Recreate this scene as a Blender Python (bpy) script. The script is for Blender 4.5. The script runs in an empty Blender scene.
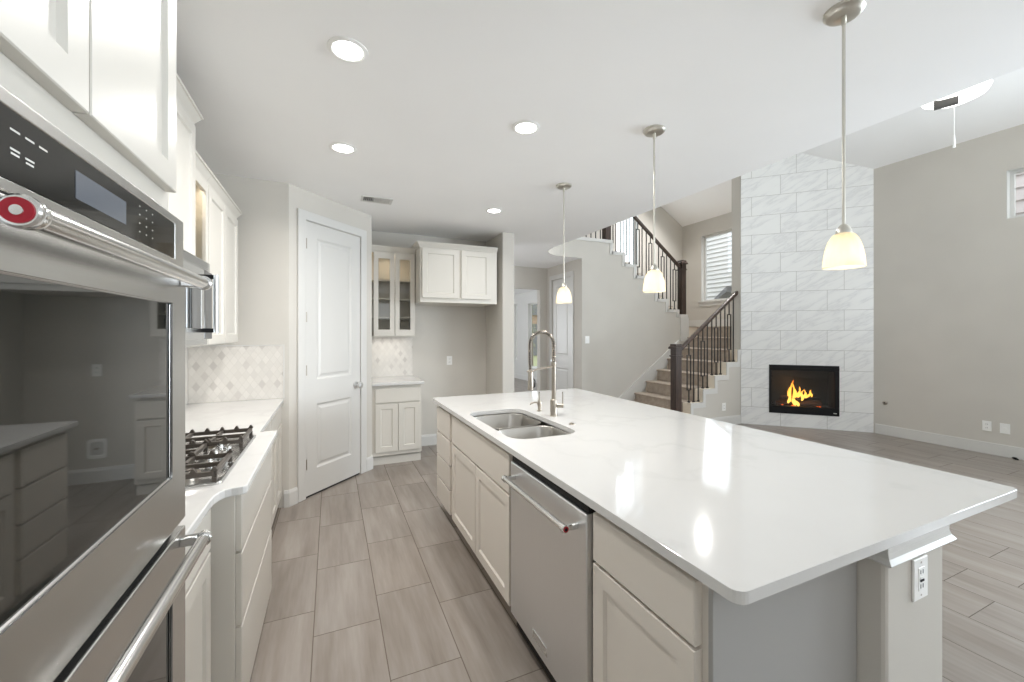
import bpy, bmesh, math, random
from mathutils import Vector, Matrix
random.seed(7)
PI = math.pi
sc = bpy.context.scene
C = sc.collection

# ------------------------------------------------------------------ camera
H = 1.46
FPX = 408.0
cam_d = bpy.data.cameras.new('camera')
cam_d.sensor_width = 36.0
cam_d.lens = 36.0 * FPX / 1024.0
cam_d.shift_y = -8.0 / 1024.0
cam_d.clip_start = 0.02
cam = bpy.data.objects.new('camera', cam_d)
C.objects.link(cam)
cam.location = (0, 0, H)
cam.rotation_euler = (PI / 2, 0, -math.atan(181.0 / FPX))
sc.camera = cam

# ------------------------------------------------------------------ world, big lights, exposure
w = bpy.data.worlds.new('world')
sc.world = w
w.use_nodes = True
bg = w.node_tree.nodes['Background']
bg.inputs[0].default_value = (0.90, 0.95, 1.0, 1)
bg.inputs[1].default_value = 1.8
sc.view_settings.view_transform = 'Standard'
sc.view_settings.look = 'None'
sc.view_settings.gamma = 1.0
sc.view_settings.use_curve_mapping = False
sc.view_settings.exposure = 1.0
sc.cycles.max_bounces = 16
sc.cycles.diffuse_bounces = 9


def area(name, loc, direction, sx, sy, power, col=(1, 1, 1), spread=180):
    d = bpy.data.lights.new(name, 'AREA')
    d.shape = 'RECTANGLE'
    d.size, d.size_y, d.energy, d.color = sx, sy, power, col
    d.spread = math.radians(spread)
    o = bpy.data.objects.new(name, d)
    o.location = loc
    o.rotation_euler = Vector(direction).to_track_quat('-Z', 'Y').to_euler()
    C.objects.link(o)
    return o


# daylight at stair and unseen great room windows, plus added fill lamps
area('daylight_great_room', (5.2, -3.3, 2.1), (0, 0.8, 0.9), 3.0, 2.2, 50, (0.82, 0.92, 1.0), 130)
area('kitchen_ceiling_fill', (1.0, -3.3, 1.8), (0, 0.5, 1.0), 2.2, 1.2, 16, (0.86, 0.92, 1.0), 120)  # added fill, aimed up to brighten the kitchen ceiling
area('daylight_side', (7.17, -0.3, 1.8), (-1, 0.1, 0.3), 3.0, 2.0, 165, (0.82, 0.92, 1.0), 150)
area('daylight_stair', (7.19, 5.92, 2.85), (-1, 0, -0.1), 0.6, 1.3, 3, (0.84, 0.93, 1.0))
area('daylight_upstairs', (5.7, 6.8, 3.6), (-0.3, -1, 0), 0.6, 1.2, 1.6, (0.80, 0.91, 1.0))
area('front_room_fill', (1.1, 10.6, 1.5), (1, 0, 0.1), 2.4, 1.6, 45, (0.90, 0.95, 1.0))  # added fill before a blank wall, brightens the window wall opposite
area('foyer_fill', (1.1, 6.2, 1.5), (1, 0, 0.15), 0.9, 1.6, 9, (0.95, 0.97, 1.0))  # added fill to lift the dark foyer, no window behind it


# ------------------------------------------------------------------ materials
def lin(c):
    c = c / 255.0
    return c / 12.92 if c <= 0.04045 else ((c + 0.055) / 1.055) ** 2.4


def rgb(r, g, b):
    return (lin(r), lin(g), lin(b), 1)


class NT:
    def __init__(s, name):
        s.m = bpy.data.materials.new(name)
        s.m.use_nodes = True
        s.t = s.m.node_tree
        s.n = s.t.nodes
        s.p = s.n['Principled BSDF']
        s.out = s.n['Material Output']

    def node(s, typ, **kw):
        nd = s.n.new(typ)
        for k, v in kw.items():
            setattr(nd, k, v)
        return nd

    def link(s, a, b):
        s.t.links.new(a, b)

    def math(s, op, a, b=None, c=None):
        nd = s.node('ShaderNodeMath', operation=op)
        for i, v in enumerate((a, b, c)):
            if v is None:
                continue
            if isinstance(v, (int, float)):
                nd.inputs[i].default_value = v
            else:
                s.link(v, nd.inputs[i])
        return nd.outputs[0]

    def pos(s):
        return s.node('ShaderNodeNewGeometry').outputs['Position']

    def dot(s, vec, axis, off=0.0):
        nd = s.node('ShaderNodeVectorMath', operation='DOT_PRODUCT')
        s.link(vec, nd.inputs[0])
        nd.inputs[1].default_value = axis
        return s.math('ADD', nd.outputs['Value'], off)

    def comb(s, x, y, z=0.0):
        nd = s.node('ShaderNodeCombineXYZ')
        for i, v in enumerate((x, y, z)):
            if isinstance(v, (int, float)):
                nd.inputs[i].default_value = v
            else:
                s.link(v, nd.inputs[i])
        return nd.outputs[0]

    def noise(s, vec, scale, detail=2.0, rough=0.5):
        nd = s.node('ShaderNodeTexNoise')
        s.link(vec, nd.inputs['Vector'])
        nd.inputs['Scale'].default_value = scale
        nd.inputs['Detail'].default_value = detail
        nd.inputs['Roughness'].default_value = rough
        return nd.outputs['Fac']

    def ramp(s, fac, stops):
        nd = s.node('ShaderNodeValToRGB')
        el = nd.color_ramp.elements
        el[0].position, el[0].color = stops[0]
        el[1].position, el[1].color = stops[-1]
        for p, c in stops[1:-1]:
            e = el.new(p)
            e.color = c
        s.link(fac, nd.inputs[0])
        return nd.outputs[0]

    def mix(s, fac, a, b, mode='MIX'):
        nd = s.node('ShaderNodeMix', data_type='RGBA', blend_type=mode)
        for sock, v in ((nd.inputs[0], fac), (nd.inputs[6], a), (nd.inputs[7], b)):
            if isinstance(v, (int, float)):
                sock.default_value = v
            elif isinstance(v, tuple):
                sock.default_value = v
            else:
                s.link(v, sock)
        return nd.outputs[2]

    def bump(s, height, strength=0.1, dist=0.002):
        nd = s.node('ShaderNodeBump')
        nd.inputs['Strength'].default_value = strength
        nd.inputs['Distance'].default_value = dist
        s.link(height, nd.inputs['Height'])
        s.link(nd.outputs[0], s.p.inputs['Normal'])


def paint(name, col, rough=0.5, metal=0.0, spec=0.5, bump=0.0, bscale=400, var=0.03):
    t = NT(name)
    t.p.inputs['Roughness'].default_value = rough
    t.p.inputs['Metallic'].default_value = metal
    t.p.inputs['Specular IOR Level'].default_value = spec
    p = t.pos()
    n = t.noise(p, 1.7, 2)
    a = tuple(c * (1 - var) for c in col[:3]) + (1,)
    b = tuple(min(1, c * (1 + var)) for c in col[:3]) + (1,)
    t.link(t.ramp(n, [(0.3, a), (0.7, b)]), t.p.inputs['Base Color'])
    if bump:
        t.bump(t.noise(p, bscale, 2), bump)
    return t.m


def brushed(name, col, rough, axis, k=420):
    """metal with a fine grain running along axis"""
    t = NT(name)
    t.p.inputs['Metallic'].default_value = 1.0
    p = t.pos()
    s = [k, k, k]
    s[axis] = 3
    nd = t.node('ShaderNodeVectorMath', operation='MULTIPLY')
    t.link(p, nd.inputs[0])
    nd.inputs[1].default_value = s
    n = t.noise(nd.outputs[0], 1.0, 3)
    a = tuple(c * 0.975 for c in col[:3]) + (1,)
    t.link(t.ramp(n, [(0.3, a), (0.7, col)]), t.p.inputs['Base Color'])
    r = t.math('MULTIPLY_ADD', n, 0.04, rough - 0.02)
    t.link(r, t.p.inputs['Roughness'])
    return t.m


def clear_glass(name, tint=(0.95, 0.97, 0.97, 1), refl=0.10):
    t = NT(name)
    tr = t.node('ShaderNodeBsdfTransparent')
    tr.inputs[0].default_value = tint
    gl = t.node('ShaderNodeBsdfGlossy')
    gl.inputs['Roughness'].default_value = 0.02
    mx = t.node('ShaderNodeMixShader')
    mx.inputs[0].default_value = refl
    t.link(tr.outputs[0], mx.inputs[1])
    t.link(gl.outputs[0], mx.inputs[2])
    t.link(mx.outputs[0], t.out.inputs[0])
    return t.m


def emit(name, col, strength):
    t = NT(name)
    t.p.inputs['Base Color'].default_value = col
    t.p.inputs['Emission Color'].default_value = col
    t.p.inputs['Emission Strength'].default_value = strength
    return t.m


def floor_mat():
    t = NT('floor_porcelain')
    p = t.pos()
    u = t.dot(p, (0, 1, 0), -2.38 + 0.607 * 20)
    v = t.dot(p, (1, 0, 0), 0.078 + 0.307 * 40)
    bt = t.node('ShaderNodeTexBrick', offset=0.333, offset_frequency=2)
    t.link(t.comb(u, v), bt.inputs['Vector'])
    for k, val in (('Scale', 1.0), ('Mortar Size', 0.0022), ('Mortar Smooth', 0.0), ('Brick Width', 0.607), ('Row Height', 0.307), ('Bias', 0.0)):
        bt.inputs[k].default_value = val
    bt.inputs['Color1'].default_value = (0, 0, 0, 1)
    bt.inputs['Color2'].default_value = (1, 1, 1, 1)
    bt.inputs['Mortar'].default_value = (0.5, 0.5, 0.5, 1)
    bw = t.node('ShaderNodeRGBToBW')
    t.link(bt.outputs['Color'], bw.inputs[0])
    # grain: streaks along Y, shifted from tile to tile
    sh = t.math('MULTIPLY', bw.outputs[0], 37.0)
    g = t.comb(t.math('MULTIPLY', t.math('ADD', v, sh), 9.0), t.math('MULTIPLY', u, 1.1), sh)
    n1 = t.noise(g, 1.0, 4, 0.6)
    n2 = t.noise(t.comb(t.math('MULTIPLY', t.math('ADD', v, sh), 34.0), t.math('MULTIPLY', u, 2.2), sh), 1.0, 3, 0.6)
    n = t.math('ADD', t.math('MULTIPLY', n1, 0.7), t.math('MULTIPLY', n2, 0.3))
    col = t.ramp(n, [(0.28, rgb(117, 108, 99)), (0.46, rgb(138, 129, 121)), (0.58, rgb(149, 141, 134)), (0.75, rgb(161, 155, 149))])
    tone = t.ramp(bw.outputs[0], [(0.0, (0.95, 0.95, 0.95, 1)), (1.0, (1.03, 1.025, 1.02, 1))])
    col = t.mix(1.0, col, tone, 'MULTIPLY')
    col = t.mix(bt.outputs['Fac'], col, rgb(98, 88, 78))
    t.link(col, t.p.inputs['Base Color'])
    r = t.math('MULTIPLY_ADD', n, 0.15, 0.24)
    r = t.math('MULTIPLY_ADD', bt.outputs['Fac'], 0.4, r)
    t.link(r, t.p.inputs['Roughness'])
    hgt = t.math('SUBTRACT', 1.0, bt.outputs['Fac'])
    t.bump(hgt, 0.35, 0.002)
    return t.m


def marble_tile_mat():
    t = NT('marble_wall_tile')
    p = t.pos()
    q = math.sqrt(0.5)
    off = 0.395
    u = t.dot(p, (q, -q, 0), -(6.055 - 4.525) * q - 0.15 - off + 0.605 * 10)
    v = t.dot(p, (0, 0, 1), -0.28 + 0.305 * 10)
    bt = t.node('ShaderNodeTexBrick', offset=off / 0.605, offset_frequency=2)
    t.link(t.comb(u, v), bt.inputs['Vector'])
    for k, val in (('Scale', 1.0), ('Mortar Size', 0.0028), ('Mortar Smooth', 0.1), ('Brick Width', 0.605), ('Row Height', 0.305), ('Bias', 0.0)):
        bt.inputs[k].default_value = val
    bt.inputs['Color1'].default_value = (0, 0, 0, 1)
    bt.inputs['Color2'].default_value = (1, 1, 1, 1)
    bw = t.node('ShaderNodeRGBToBW')
    t.link(bt.outputs['Color'], bw.inputs[0])
    sh = t.math('MULTIPLY', bw.outputs[0], 53.0)
    # diagonal veins
    d1 = t.math('ADD', t.math('MULTIPLY', u, 0.55), t.math('MULTIPLY', v, -1.0))
    d2 = t.math('ADD', t.math('MULTIPLY', u, 1.0), t.math('MULTIPLY', v, 0.55))
    g = t.comb(t.math('MULTIPLY', d1, 7.0), t.math('MULTIPLY', d2, 1.3), sh)
    n = t.noise(g, 1.0, 5, 0.55)
    vein = t.math('ABSOLUTE', t.math('SUBTRACT', n, 0.5))
    col = t.ramp(vein, [(0.0, rgb(217, 217, 217)), (0.02, rgb(225, 225, 225)), (0.07, rgb(231, 231, 230)), (0.3, rgb(233, 233, 232))])
    col = t.mix(bt.outputs['Fac'], col, rgb(176, 174, 170))
    t.link(col, t.p.inputs['Base Color'])
    t.p.inputs['Roughness'].default_value = 0.28
    t.bump(t.math('SUBTRACT', 1.0, bt.outputs['Fac']), 0.3, 0.002)
    return t.m


def mosaic_mat(name, axis):
    """pale diamond mosaic; axis = horizontal unit direction"""
    t = NT(name)
    p = t.pos()
    u = t.math('DIVIDE', t.dot(p, axis, 5.0), 0.055)
    v = t.math('DIVIDE', t.dot(p, (0, 0, 1), 0.0), 0.080)
    a = t.math('ADD', u, v)
    b = t.math('SUBTRACT', u, v)
    fa, fb = t.math('FLOOR', a), t.math('FLOOR', b)
    wn = t.node('ShaderNodeTexWhiteNoise', noise_dimensions='2D')
    t.link(t.comb(fa, fb), wn.inputs['Vector'])
    ma = t.math('LESS_THAN', t.math('FLOORED_MODULO', fa, 2.0), 0.5)
    mb_ = t.math('LESS_THAN', t.math('FLOORED_MODULO', fb, 2.0), 0.5)
    inset = t.math('MULTIPLY', ma, mb_)
    plain = t.ramp(wn.outputs['Value'], [(0.0, rgb(222, 218, 212)), (1.0, rgb(214, 210, 204))])
    dots = t.ramp(wn.outputs['Value'], [(0.0, rgb(196, 191, 186)), (0.35, rgb(206, 201, 196)), (0.7, rgb(216, 212, 206)), (1.0, rgb(220, 216, 210))])
    base = t.mix(inset, plain, dots)
    ra, rb = t.math('FRACT', a), t.math('FRACT', b)
    ea = t.math('MINIMUM', ra, t.math('SUBTRACT', 1.0, ra))
    eb = t.math('MINIMUM', rb, t.math('SUBTRACT', 1.0, rb))
    e = t.math('LESS_THAN', t.math('MINIMUM', ea, eb), 0.035)
    n = t.noise(p, 22, 3)
    base = t.mix(t.math('MULTIPLY', n, 0.25), base, rgb(204, 200, 195))
    col = t.mix(e, base, rgb(208, 204, 198))
    t.link(col, t.p.inputs['Base Color'])
    t.p.inputs['Roughness'].default_value = 0.25
    t.bump(t.math('SUBTRACT', 1.0, e), 0.2, 0.001)
    return t.m


def quartz_mat():
    t = NT('white_quartz')
    p = t.pos()
    n = t.noise(p, 1.6, 6, 0.55)
    vein = t.math('ABSOLUTE', t.math('SUBTRACT', n, 0.52))
    m = t.noise(p, 0.9, 2)
    col = t.ramp(vein, [(0.0, rgb(196, 195, 193)), (0.03, rgb(204, 203, 201)), (0.2, rgb(207, 206, 204))])
    col = t.mix(t.math('MULTIPLY', m, 0.9), col, rgb(210, 209, 207))
    t.link(col, t.p.inputs['Base Color'])
    t.p.inputs['Roughness'].default_value = 0.07
    t.p.inputs['Specular IOR Level'].default_value = 0.35
    return t.m


def carpet_mat():
    t = NT('stair_carpet')
    p = t.pos()
    n = t.noise(p, 260, 3, 0.7)
    n2 = t.noise(p, 14, 3)
    col = t.ramp(t.math('ADD', t.math('MULTIPLY', n, 0.6), t.math('MULTIPLY', n2, 0.4)),
                 [(0.3, rgb(142, 129, 117)), (0.7, rgb(190, 177, 163))])
    t.link(col, t.p.inputs['Base Color'])
    t.p.inputs['Roughness'].default_value = 0.95
    t.bump(n, 0.6, 0.004)
    return t.m


def wood_mat(name, c1, c2, axis):
    t = NT(name)
    p = t.pos()
    s = [60, 60, 60]
    s[axis] = 5
    nd = t.node('ShaderNodeVectorMath', operation='MULTIPLY')
    t.link(p, nd.inputs[0])
    nd.inputs[1].default_value = s
    n = t.noise(nd.outputs[0], 1.0, 4)
    t.link(t.ramp(n, [(0.3, c1), (0.7, c2)]), t.p.inputs['Base Color'])
    t.p.inputs['Roughness'].default_value = 0.35
    return t.m


def siding_mat(name, c):
    return paint(name, c, 0.7, var=0.06)


def shade_mat():
    t = NT('frosted_shade_glass')
    tl = t.node('ShaderNodeBsdfTranslucent')
    tl.inputs[0].default_value = (0.93, 0.86, 0.72, 1)
    p = t.pos()
    n = t.noise(p, 30, 2)
    t.link(t.ramp(n, [(0.2, (0.90, 0.83, 0.68, 1)), (0.8, (0.95, 0.89, 0.77, 1))]), tl.inputs[0])
    t.p.inputs['Base Color'].default_value = (0.66, 0.63, 0.55, 1)
    t.p.inputs['Roughness'].default_value = 0.25
    mx = t.node('ShaderNodeMixShader')
    mx.inputs[0].default_value = 0.6
    t.link(t.p.outputs[0], mx.inputs[1])
    t.link(tl.outputs[0], mx.inputs[2])
    t.link(mx.outputs[0], t.out.inputs[0])
    return t.m


def flame_mat():
    t = NT('gas_flame')
    p = t.pos()
    z = t.dot(p, (0, 0, 1), -0.36)
    n = t.noise(p, 16, 3)
    f = t.math('ADD', t.math('DIVIDE', z, 0.42), t.math('MULTIPLY', t.math('SUBTRACT', n, 0.5), 0.5))
    col = t.ramp(f, [(0.0, rgb(255, 196, 90)), (0.45, rgb(255, 170, 60)), (0.8, rgb(235, 110, 25)), (1.0, rgb(150, 50, 10))])
    t.link(col, t.p.inputs['Emission Color'])
    t.p.inputs['Base Color'].default_value = (0.3, 0.1, 0.02, 1)
    t.p.inputs['Emission Strength'].default_value = 1.35
    return t.m


MT = {
    'wall': paint('greige_wall_paint', rgb(203, 199, 192), 0.85, spec=0.2, bump=0.06, bscale=220),
    'ceiling': paint('white_ceiling_paint', rgb(246, 246, 246), 0.9, spec=0.2, bump=0.05, bscale=200, var=0.01),
    'trim': paint('white_trim_enamel', rgb(210, 209, 206), 0.35, var=0.01),
    'cab': paint('white_cabinet_enamel', rgb(207, 203, 195), 0.32, var=0.01),
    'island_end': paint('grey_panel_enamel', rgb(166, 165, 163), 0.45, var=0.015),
    'island': paint('greige_cabinet_enamel', rgb(214, 207, 198), 0.38, var=0.015),
    'dark_gap': paint('shadow_black', rgb(24, 22, 20), 0.8),
    'quartz': quartz_mat(),
    'floor': floor_mat(),
    'marble': marble_tile_mat(),
    'mosaic_y': mosaic_mat('diamond_mosaic_side', (0, 1, 0)),
    'mosaic_x': mosaic_mat('diamond_mosaic_end', (1, 0, 0)),
    'steel_y': brushed('brushed_stainless_side', (0.60, 0.60, 0.59, 1), 0.26, 1),
    'steel_z': brushed('brushed_stainless_upright', (0.80, 0.81, 0.82, 1), 0.30, 2),
    'steel_tube': brushed('polished_stainless_tube', (0.75, 0.75, 0.74, 1), 0.16, 1),
    'steel_sink': brushed('satin_sink_steel', (0.44, 0.42, 0.39, 1), 0.34, 0),
    'nickel': brushed('brushed_nickel', (0.43, 0.385, 0.33, 1), 0.30, 2),
    'nickel_light': brushed('satin_nickel_pendant', (0.66, 0.64, 0.58, 1), 0.30, 2),
    'oven_glass': paint('dark_oven_glass', (0.010, 0.011, 0.010, 1), 0.03, spec=1.0, var=0.0),
    'panel_glass': paint('dark_control_glass', (0.022, 0.021, 0.019, 1), 0.06, spec=0.35, var=0.0),
    'display': paint('grey_display', rgb(100, 104, 112), 0.15, var=0.03),
    'legend': paint('white_key_print', rgb(205, 205, 200), 0.5),
    'iron': paint('cast_iron_grate', (0.085, 0.072, 0.060, 1), 0.40, metal=0.3, bump=0.15, bscale=300),
    'black_metal': paint('black_metal', (0.009, 0.009, 0.010, 1), 0.5, spec=0.2, var=0.02),
    'bal_iron': paint('black_wrought_iron', (0.022, 0.018, 0.016, 1), 0.45),
    'dark_wood_x': wood_mat('espresso_wood_rail', rgb(50, 38, 32), rgb(84, 66, 56), 0),
    'dark_wood_z': wood_mat('espresso_wood_post', rgb(46, 35, 30), rgb(74, 57, 49), 2),
    'carpet': carpet_mat(),
    'cream': paint('cream_stair_paint', rgb(232, 222, 206), 0.5),
    'glass': clear_glass('clear_window_pane'),
    'cab_glass': clear_glass('clear_cabinet_pane', (0.88, 0.88, 0.86, 1), 0.03),
    'plate': paint('white_plastic_plate', rgb(238, 238, 236), 0.35, var=0.0),
    'slot': paint('dark_slot', rgb(40, 40, 40), 0.6),
    'red': paint('red_medallion', rgb(166, 12, 38), 0.35),
    'lamp': emit('lit_lens', (1, 0.97, 0.92, 1), 6.0),
    'bulb': emit('lit_bulb', (1, 0.90, 0.74, 1), 3.0),
    'fan_light': emit('lit_fan_bowl', (1, 0.98, 0.95, 1), 1.6),
    'shade': shade_mat(),
    'flame': flame_mat(),
    'log': paint('charred_log', (0.05, 0.025, 0.018, 1), 0.9, bump=0.5, bscale=40, var=0.3),
    'ember': emit('glowing_ember', (1.0, 0.16, 0.03, 1), 0.5),
    'fan_blade': paint('dark_grey_blade', rgb(70, 68, 66), 0.5),
    'fan_white': paint('white_fan_enamel', rgb(232, 232, 230), 0.4),
    'siding': siding_mat('grey_lap_siding', rgb(186, 183, 180)),
    'siding_pink': siding_mat('mauve_lap_siding', rgb(188, 177, 175)),
    'roof': paint('grey_roof_shingle', rgb(96, 96, 98), 0.9, bump=0.4, bscale=60),
    'brick': paint('tan_house_brick', rgb(168, 138, 116), 0.9, bump=0.3, bscale=40, var=0.12),
    'bark': paint('grey_bark', rgb(110, 98, 84), 0.9, bump=0.5, bscale=30),
    'leaf': paint('olive_leaf', rgb(104, 104, 70), 0.8, var=0.2),
    'lawn': paint('dry_lawn', rgb(120, 122, 84), 0.95, bump=0.4, bscale=50, var=0.15),
    'vent': paint('white_vent_enamel', rgb(214, 213, 210), 0.4),
    'vent_dark': paint('vent_shadow', rgb(58, 56, 54), 0.8),
}


# ------------------------------------------------------------------ mesh helpers
def V(*a):
    return Vector(a)


class Fr:
    """local frame: u runs along the face (left to right seen from outside), v is up, n points out"""
    def __init__(s, o, u):
        s.o = Vector(o)
        s.u = Vector(u).normalized()
        s.v = Vector((0, 0, 1))
        s.n = s.u.cross(s.v)

    def p(s, u, v, n):
        return s.o + s.u * u + s.v * v + s.n * n


WORLD = Fr((0, 0, 0), (1, 0, 0))   # n = -Y


class MB:
    def __init__(s):
        s.b = bmesh.new()

    def quadbox(s, pts):
        vs = [s.b.verts.new(p) for p in pts]
        for f in ((0, 3, 2, 1), (4, 5, 6, 7), (0, 1, 5, 4), (1, 2, 6, 5), (2, 3, 7, 6), (3, 0, 4, 7)):
            s.b.faces.new([vs[i] for i in f])
        return s

    def box(s, x0, x1, y0, y1, z0, z1):
        return s.quadbox([V(x0, y0, z0), V(x1, y0, z0), V(x1, y1, z0), V(x0, y1, z0),
                          V(x0, y0, z1), V(x1, y0, z1), V(x1, y1, z1), V(x0, y1, z1)])

    def fbox(s, F, u0, u1, v0, v1, n0, n1):
        return s.quadbox([F.p(u0, v0, n1), F.p(u1, v0, n1), F.p(u1, v0, n0), F.p(u0, v0, n0),
                          F.p(u0, v1, n1), F.p(u1, v1, n1), F.p(u1, v1, n0), F.p(u0, v1, n0)])

    def loop(s, pts):
        return [s.b.verts.new(p) for p in pts]

    def bridge(s, a, b, closed=True):
        n = len(a)
        for i in range(n if closed else n - 1):
            j = (i + 1) % n
            s.b.faces.new((a[i], a[j], b[j], b[i]))

    def loft(s, rings, cap0=True, cap1=True):
        L = [s.loop(r) for r in rings]
        for a, b in zip(L, L[1:]):
            s.bridge(a, b)
        if cap0:
            s.b.faces.new(list(reversed(L[0])))
        if cap1:
            s.b.faces.new(L[-1])
        return s

    def prism(s, poly, z0, z1):
        return s.loft([[V(x, y, z0) for x, y in poly], [V(x, y, z1) for x, y in poly]])

    def fprism(s, F, poly, n0, n1):
        """polygon in the u,v plane extruded along n"""
        return s.loft([[F.p(u, v, n0) for u, v in poly], [F.p(u, v, n1) for u, v in poly]])

    def cyl(s, p0, p1, r0, r1=None, seg=20, cap=True):
        r1 = r0 if r1 is None else r1
        p0, p1 = Vector(p0), Vector(p1)
        d = (p1 - p0).normalized()
        a = d.orthogonal().normalized()
        b = d.cross(a)
        rings = []
        for p, r in ((p0, r0), (p1, r1)):
            rings.append([p + (a * math.cos(t) + b * math.sin(t)) * r for t in [2 * PI * i / seg for i in range(seg)]])
        return s.loft(rings, cap, cap)

    def lathe(s, prof, c, axis=(0, 0, 1), seg=28, cap0=True, cap1=True):
        """prof: list of (radius, distance along axis)"""
        c, d = Vector(c), Vector(axis).normalized()
        a = d.orthogonal().normalized()
        b = d.cross(a)
        rings = []
        for r, h in prof:
            r = max(r, 1e-4)
            rings.append([c + d * h + (a * math.cos(t) + b * math.sin(t)) * r for t in [2 * PI * i / seg for i in range(seg)]])
        return s.loft(rings, cap0, cap1)

    def tube(s, pts, r, seg=12, closed=False):
        pts = [Vector(p) for p in pts]
        n = len(pts)
        rr = r if isinstance(r, (list, tuple)) else [r] * n
        t0 = ((pts[1] - pts[0]) if not closed else (pts[1] - pts[-1])).normalized()
        a = t0.orthogonal().normalized()
        rings = []
        for i, p in enumerate(pts):
            if closed:
                t = (pts[(i + 1) % n] - pts[i - 1]).normalized()
            else:
                t = (pts[min(i + 1, n - 1)] - pts[max(i - 1, 0)]).normalized()
            a = (a - t * a.dot(t)).normalized()
            b = t.cross(a)
            rings.append([p + (a * math.cos(k) + b * math.sin(k)) * rr[i] for k in [2 * PI * j / seg for j in range(seg)]])
        L = [s.loop(q) for q in rings]
        for x, y in zip(L, L[1:]):
            s.bridge(x, y)
        if closed:
            s.bridge(L[-1], L[0])
        else:
            s.b.faces.new(list(reversed(L[0])))
            s.b.faces.new(L[-1])
        return s

    def sweep(s, path, prof, closed=False):
        """path: world points in a horizontal plane; prof: (out, up) polygon; out is to the right of travel"""
        pts = [Vector(p) for p in path]
        n = len(pts)
        rings = []
        for i in range(n):
            din = (pts[i] - pts[i - 1]).normalized() if (i > 0 or closed) else None
            dou = (pts[(i + 1) % n] - pts[i]).normalized() if (i < n - 1 or closed) else None
            din = din or dou
            dou = dou or din
            n0, n1 = Vector((din.y, -din.x, 0)), Vector((dou.y, -dou.x, 0))
            m = (n0 + n1).normalized()
            m = m / max(0.2, m.dot(n0))
            rings.append([pts[i] + m * o + Vector((0, 0, u)) for o, u in prof])
        L = [s.loop(q) for q in rings]
        for x, y in zip(L, L[1:]):
            s.bridge(x, y)
        if closed:
            s.bridge(L[-1], L[0])
        else:
            s.b.faces.new(list(reversed(L[0])))
            s.b.faces.new(L[-1])
        return s

    def door(s, F, u0, u1, v0, v1, n0, t=0.02, rail=0.057, rec=0.009, bev=0.008, hole=False, rails=None):
        """shaker door: flat frame with a sunken panel (or an opening)"""
        rails = rails or (rail, rail, rail, rail)   # left right bottom top

        def ring(d, n, rl=(0, 0, 0, 0)):
            return [F.p(u0 + d + rl[0], v0 + d + rl[2], n), F.p(u1 - d - rl[1], v0 + d + rl[2], n),
                    F.p(u1 - d - rl[1], v1 - d - rl[3], n), F.p(u0 + d + rl[0], v1 - d - rl[3], n)]
        e = 0.002
        A = s.loop(ring(0, n0))
        B = s.loop(ring(0, n0 + t - e))
        Cc = s.loop(ring(e, n0 + t))
        D = s.loop(ring(0, n0 + t, rails))
        s.bridge(A, B)
        s.bridge(B, Cc)
        s.bridge(Cc, D)
        if hole:
            E_ = s.loop(ring(0, n0, rails))
            s.bridge(D, E_)
            s.bridge(E_, A)
        else:
            E_ = s.loop(ring(bev, n0 + t - rec, rails))
            s.bridge(D, E_)
            s.b.faces.new(E_)
            s.b.faces.new(list(reversed(A)))
        return s

    def slab(s, F, u0, u1, v0, v1, n0, t=0.02, e=0.003):
        def ring(d, n):
            return [F.p(u0 + d, v0 + d, n), F.p(u1 - d, v0 + d, n), F.p(u1 - d, v1 - d, n), F.p(u0 + d, v1 - d, n)]
        return s.loft([ring(0, n0), ring(0, n0 + t - e), ring(e, n0 + t)])


def rrect(x0, x1, y0, y1, r, seg=6):
    out = []
    for cx, cy, a in ((x1 - r, y0 + r, -PI / 2), (x1 - r, y1 - r, 0), (x0 + r, y1 - r, PI / 2), (x0 + r, y0 + r, PI)):
        for i in range(seg + 1):
            t = a + PI / 2 * i / seg
            out.append((cx + r * math.cos(t), cy + r * math.sin(t)))
    return out


def link(name, mb, mat, parent=None, smooth=False, bevel=0.0):
    b = mb.b
    bmesh.ops.recalc_face_normals(b, faces=b.faces)
    if parent is not None:
        base = Vector(parent['_base'])
        bmesh.ops.translate(b, vec=-base, verts=b.verts)
    me = bpy.data.meshes.new(name)
    b.to_mesh(me)
    b.free()
    me.materials.append(MT[mat] if isinstance(mat, str) else mat)
    if smooth:
        for p in me.polygons:
            p.use_smooth = True
        me.set_sharp_from_angle(angle=math.radians(38))
    o = bpy.data.objects.new(name, me)
    C.objects.link(o)
    if bevel:
        m = o.modifiers.new('bevel', 'BEVEL')
        m.width = bevel
        m.segments = 2
        m.limit_method = 'ANGLE'
        m.angle_limit = math.radians(40)
    if parent is not None:
        o.parent = parent
        o['_base'] = parent['_base']
    return o


def thing(name, label, cat, loc, group=None):
    o = bpy.data.objects.new(name, None)
    o.empty_display_size = 0.1
    o.location = loc
    C.objects.link(o)
    o['label'], o['category'] = label, cat
    o['_base'] = tuple(loc)
    if group:
        o['group'] = group
    return o


def tag(o, label, cat, group=None):
    o['label'], o['category'] = label, cat
    if group:
        o['group'] = group
    return o


def struct(name, mb, mat, **kw):
    o = link(name, mb, mat, **kw)
    o['kind'] = 'structure'
    o['_base'] = (0, 0, 0)
    return o


def copy_tree(o, loc, label, parent=None):
    c = o.copy()
    C.objects.link(c)
    if parent is None:
        c.location = loc
        c['label'] = label
    else:
        c.parent = parent
    for ch in list(o.children):
        copy_tree(ch, None, None, c)
    return c


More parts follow.
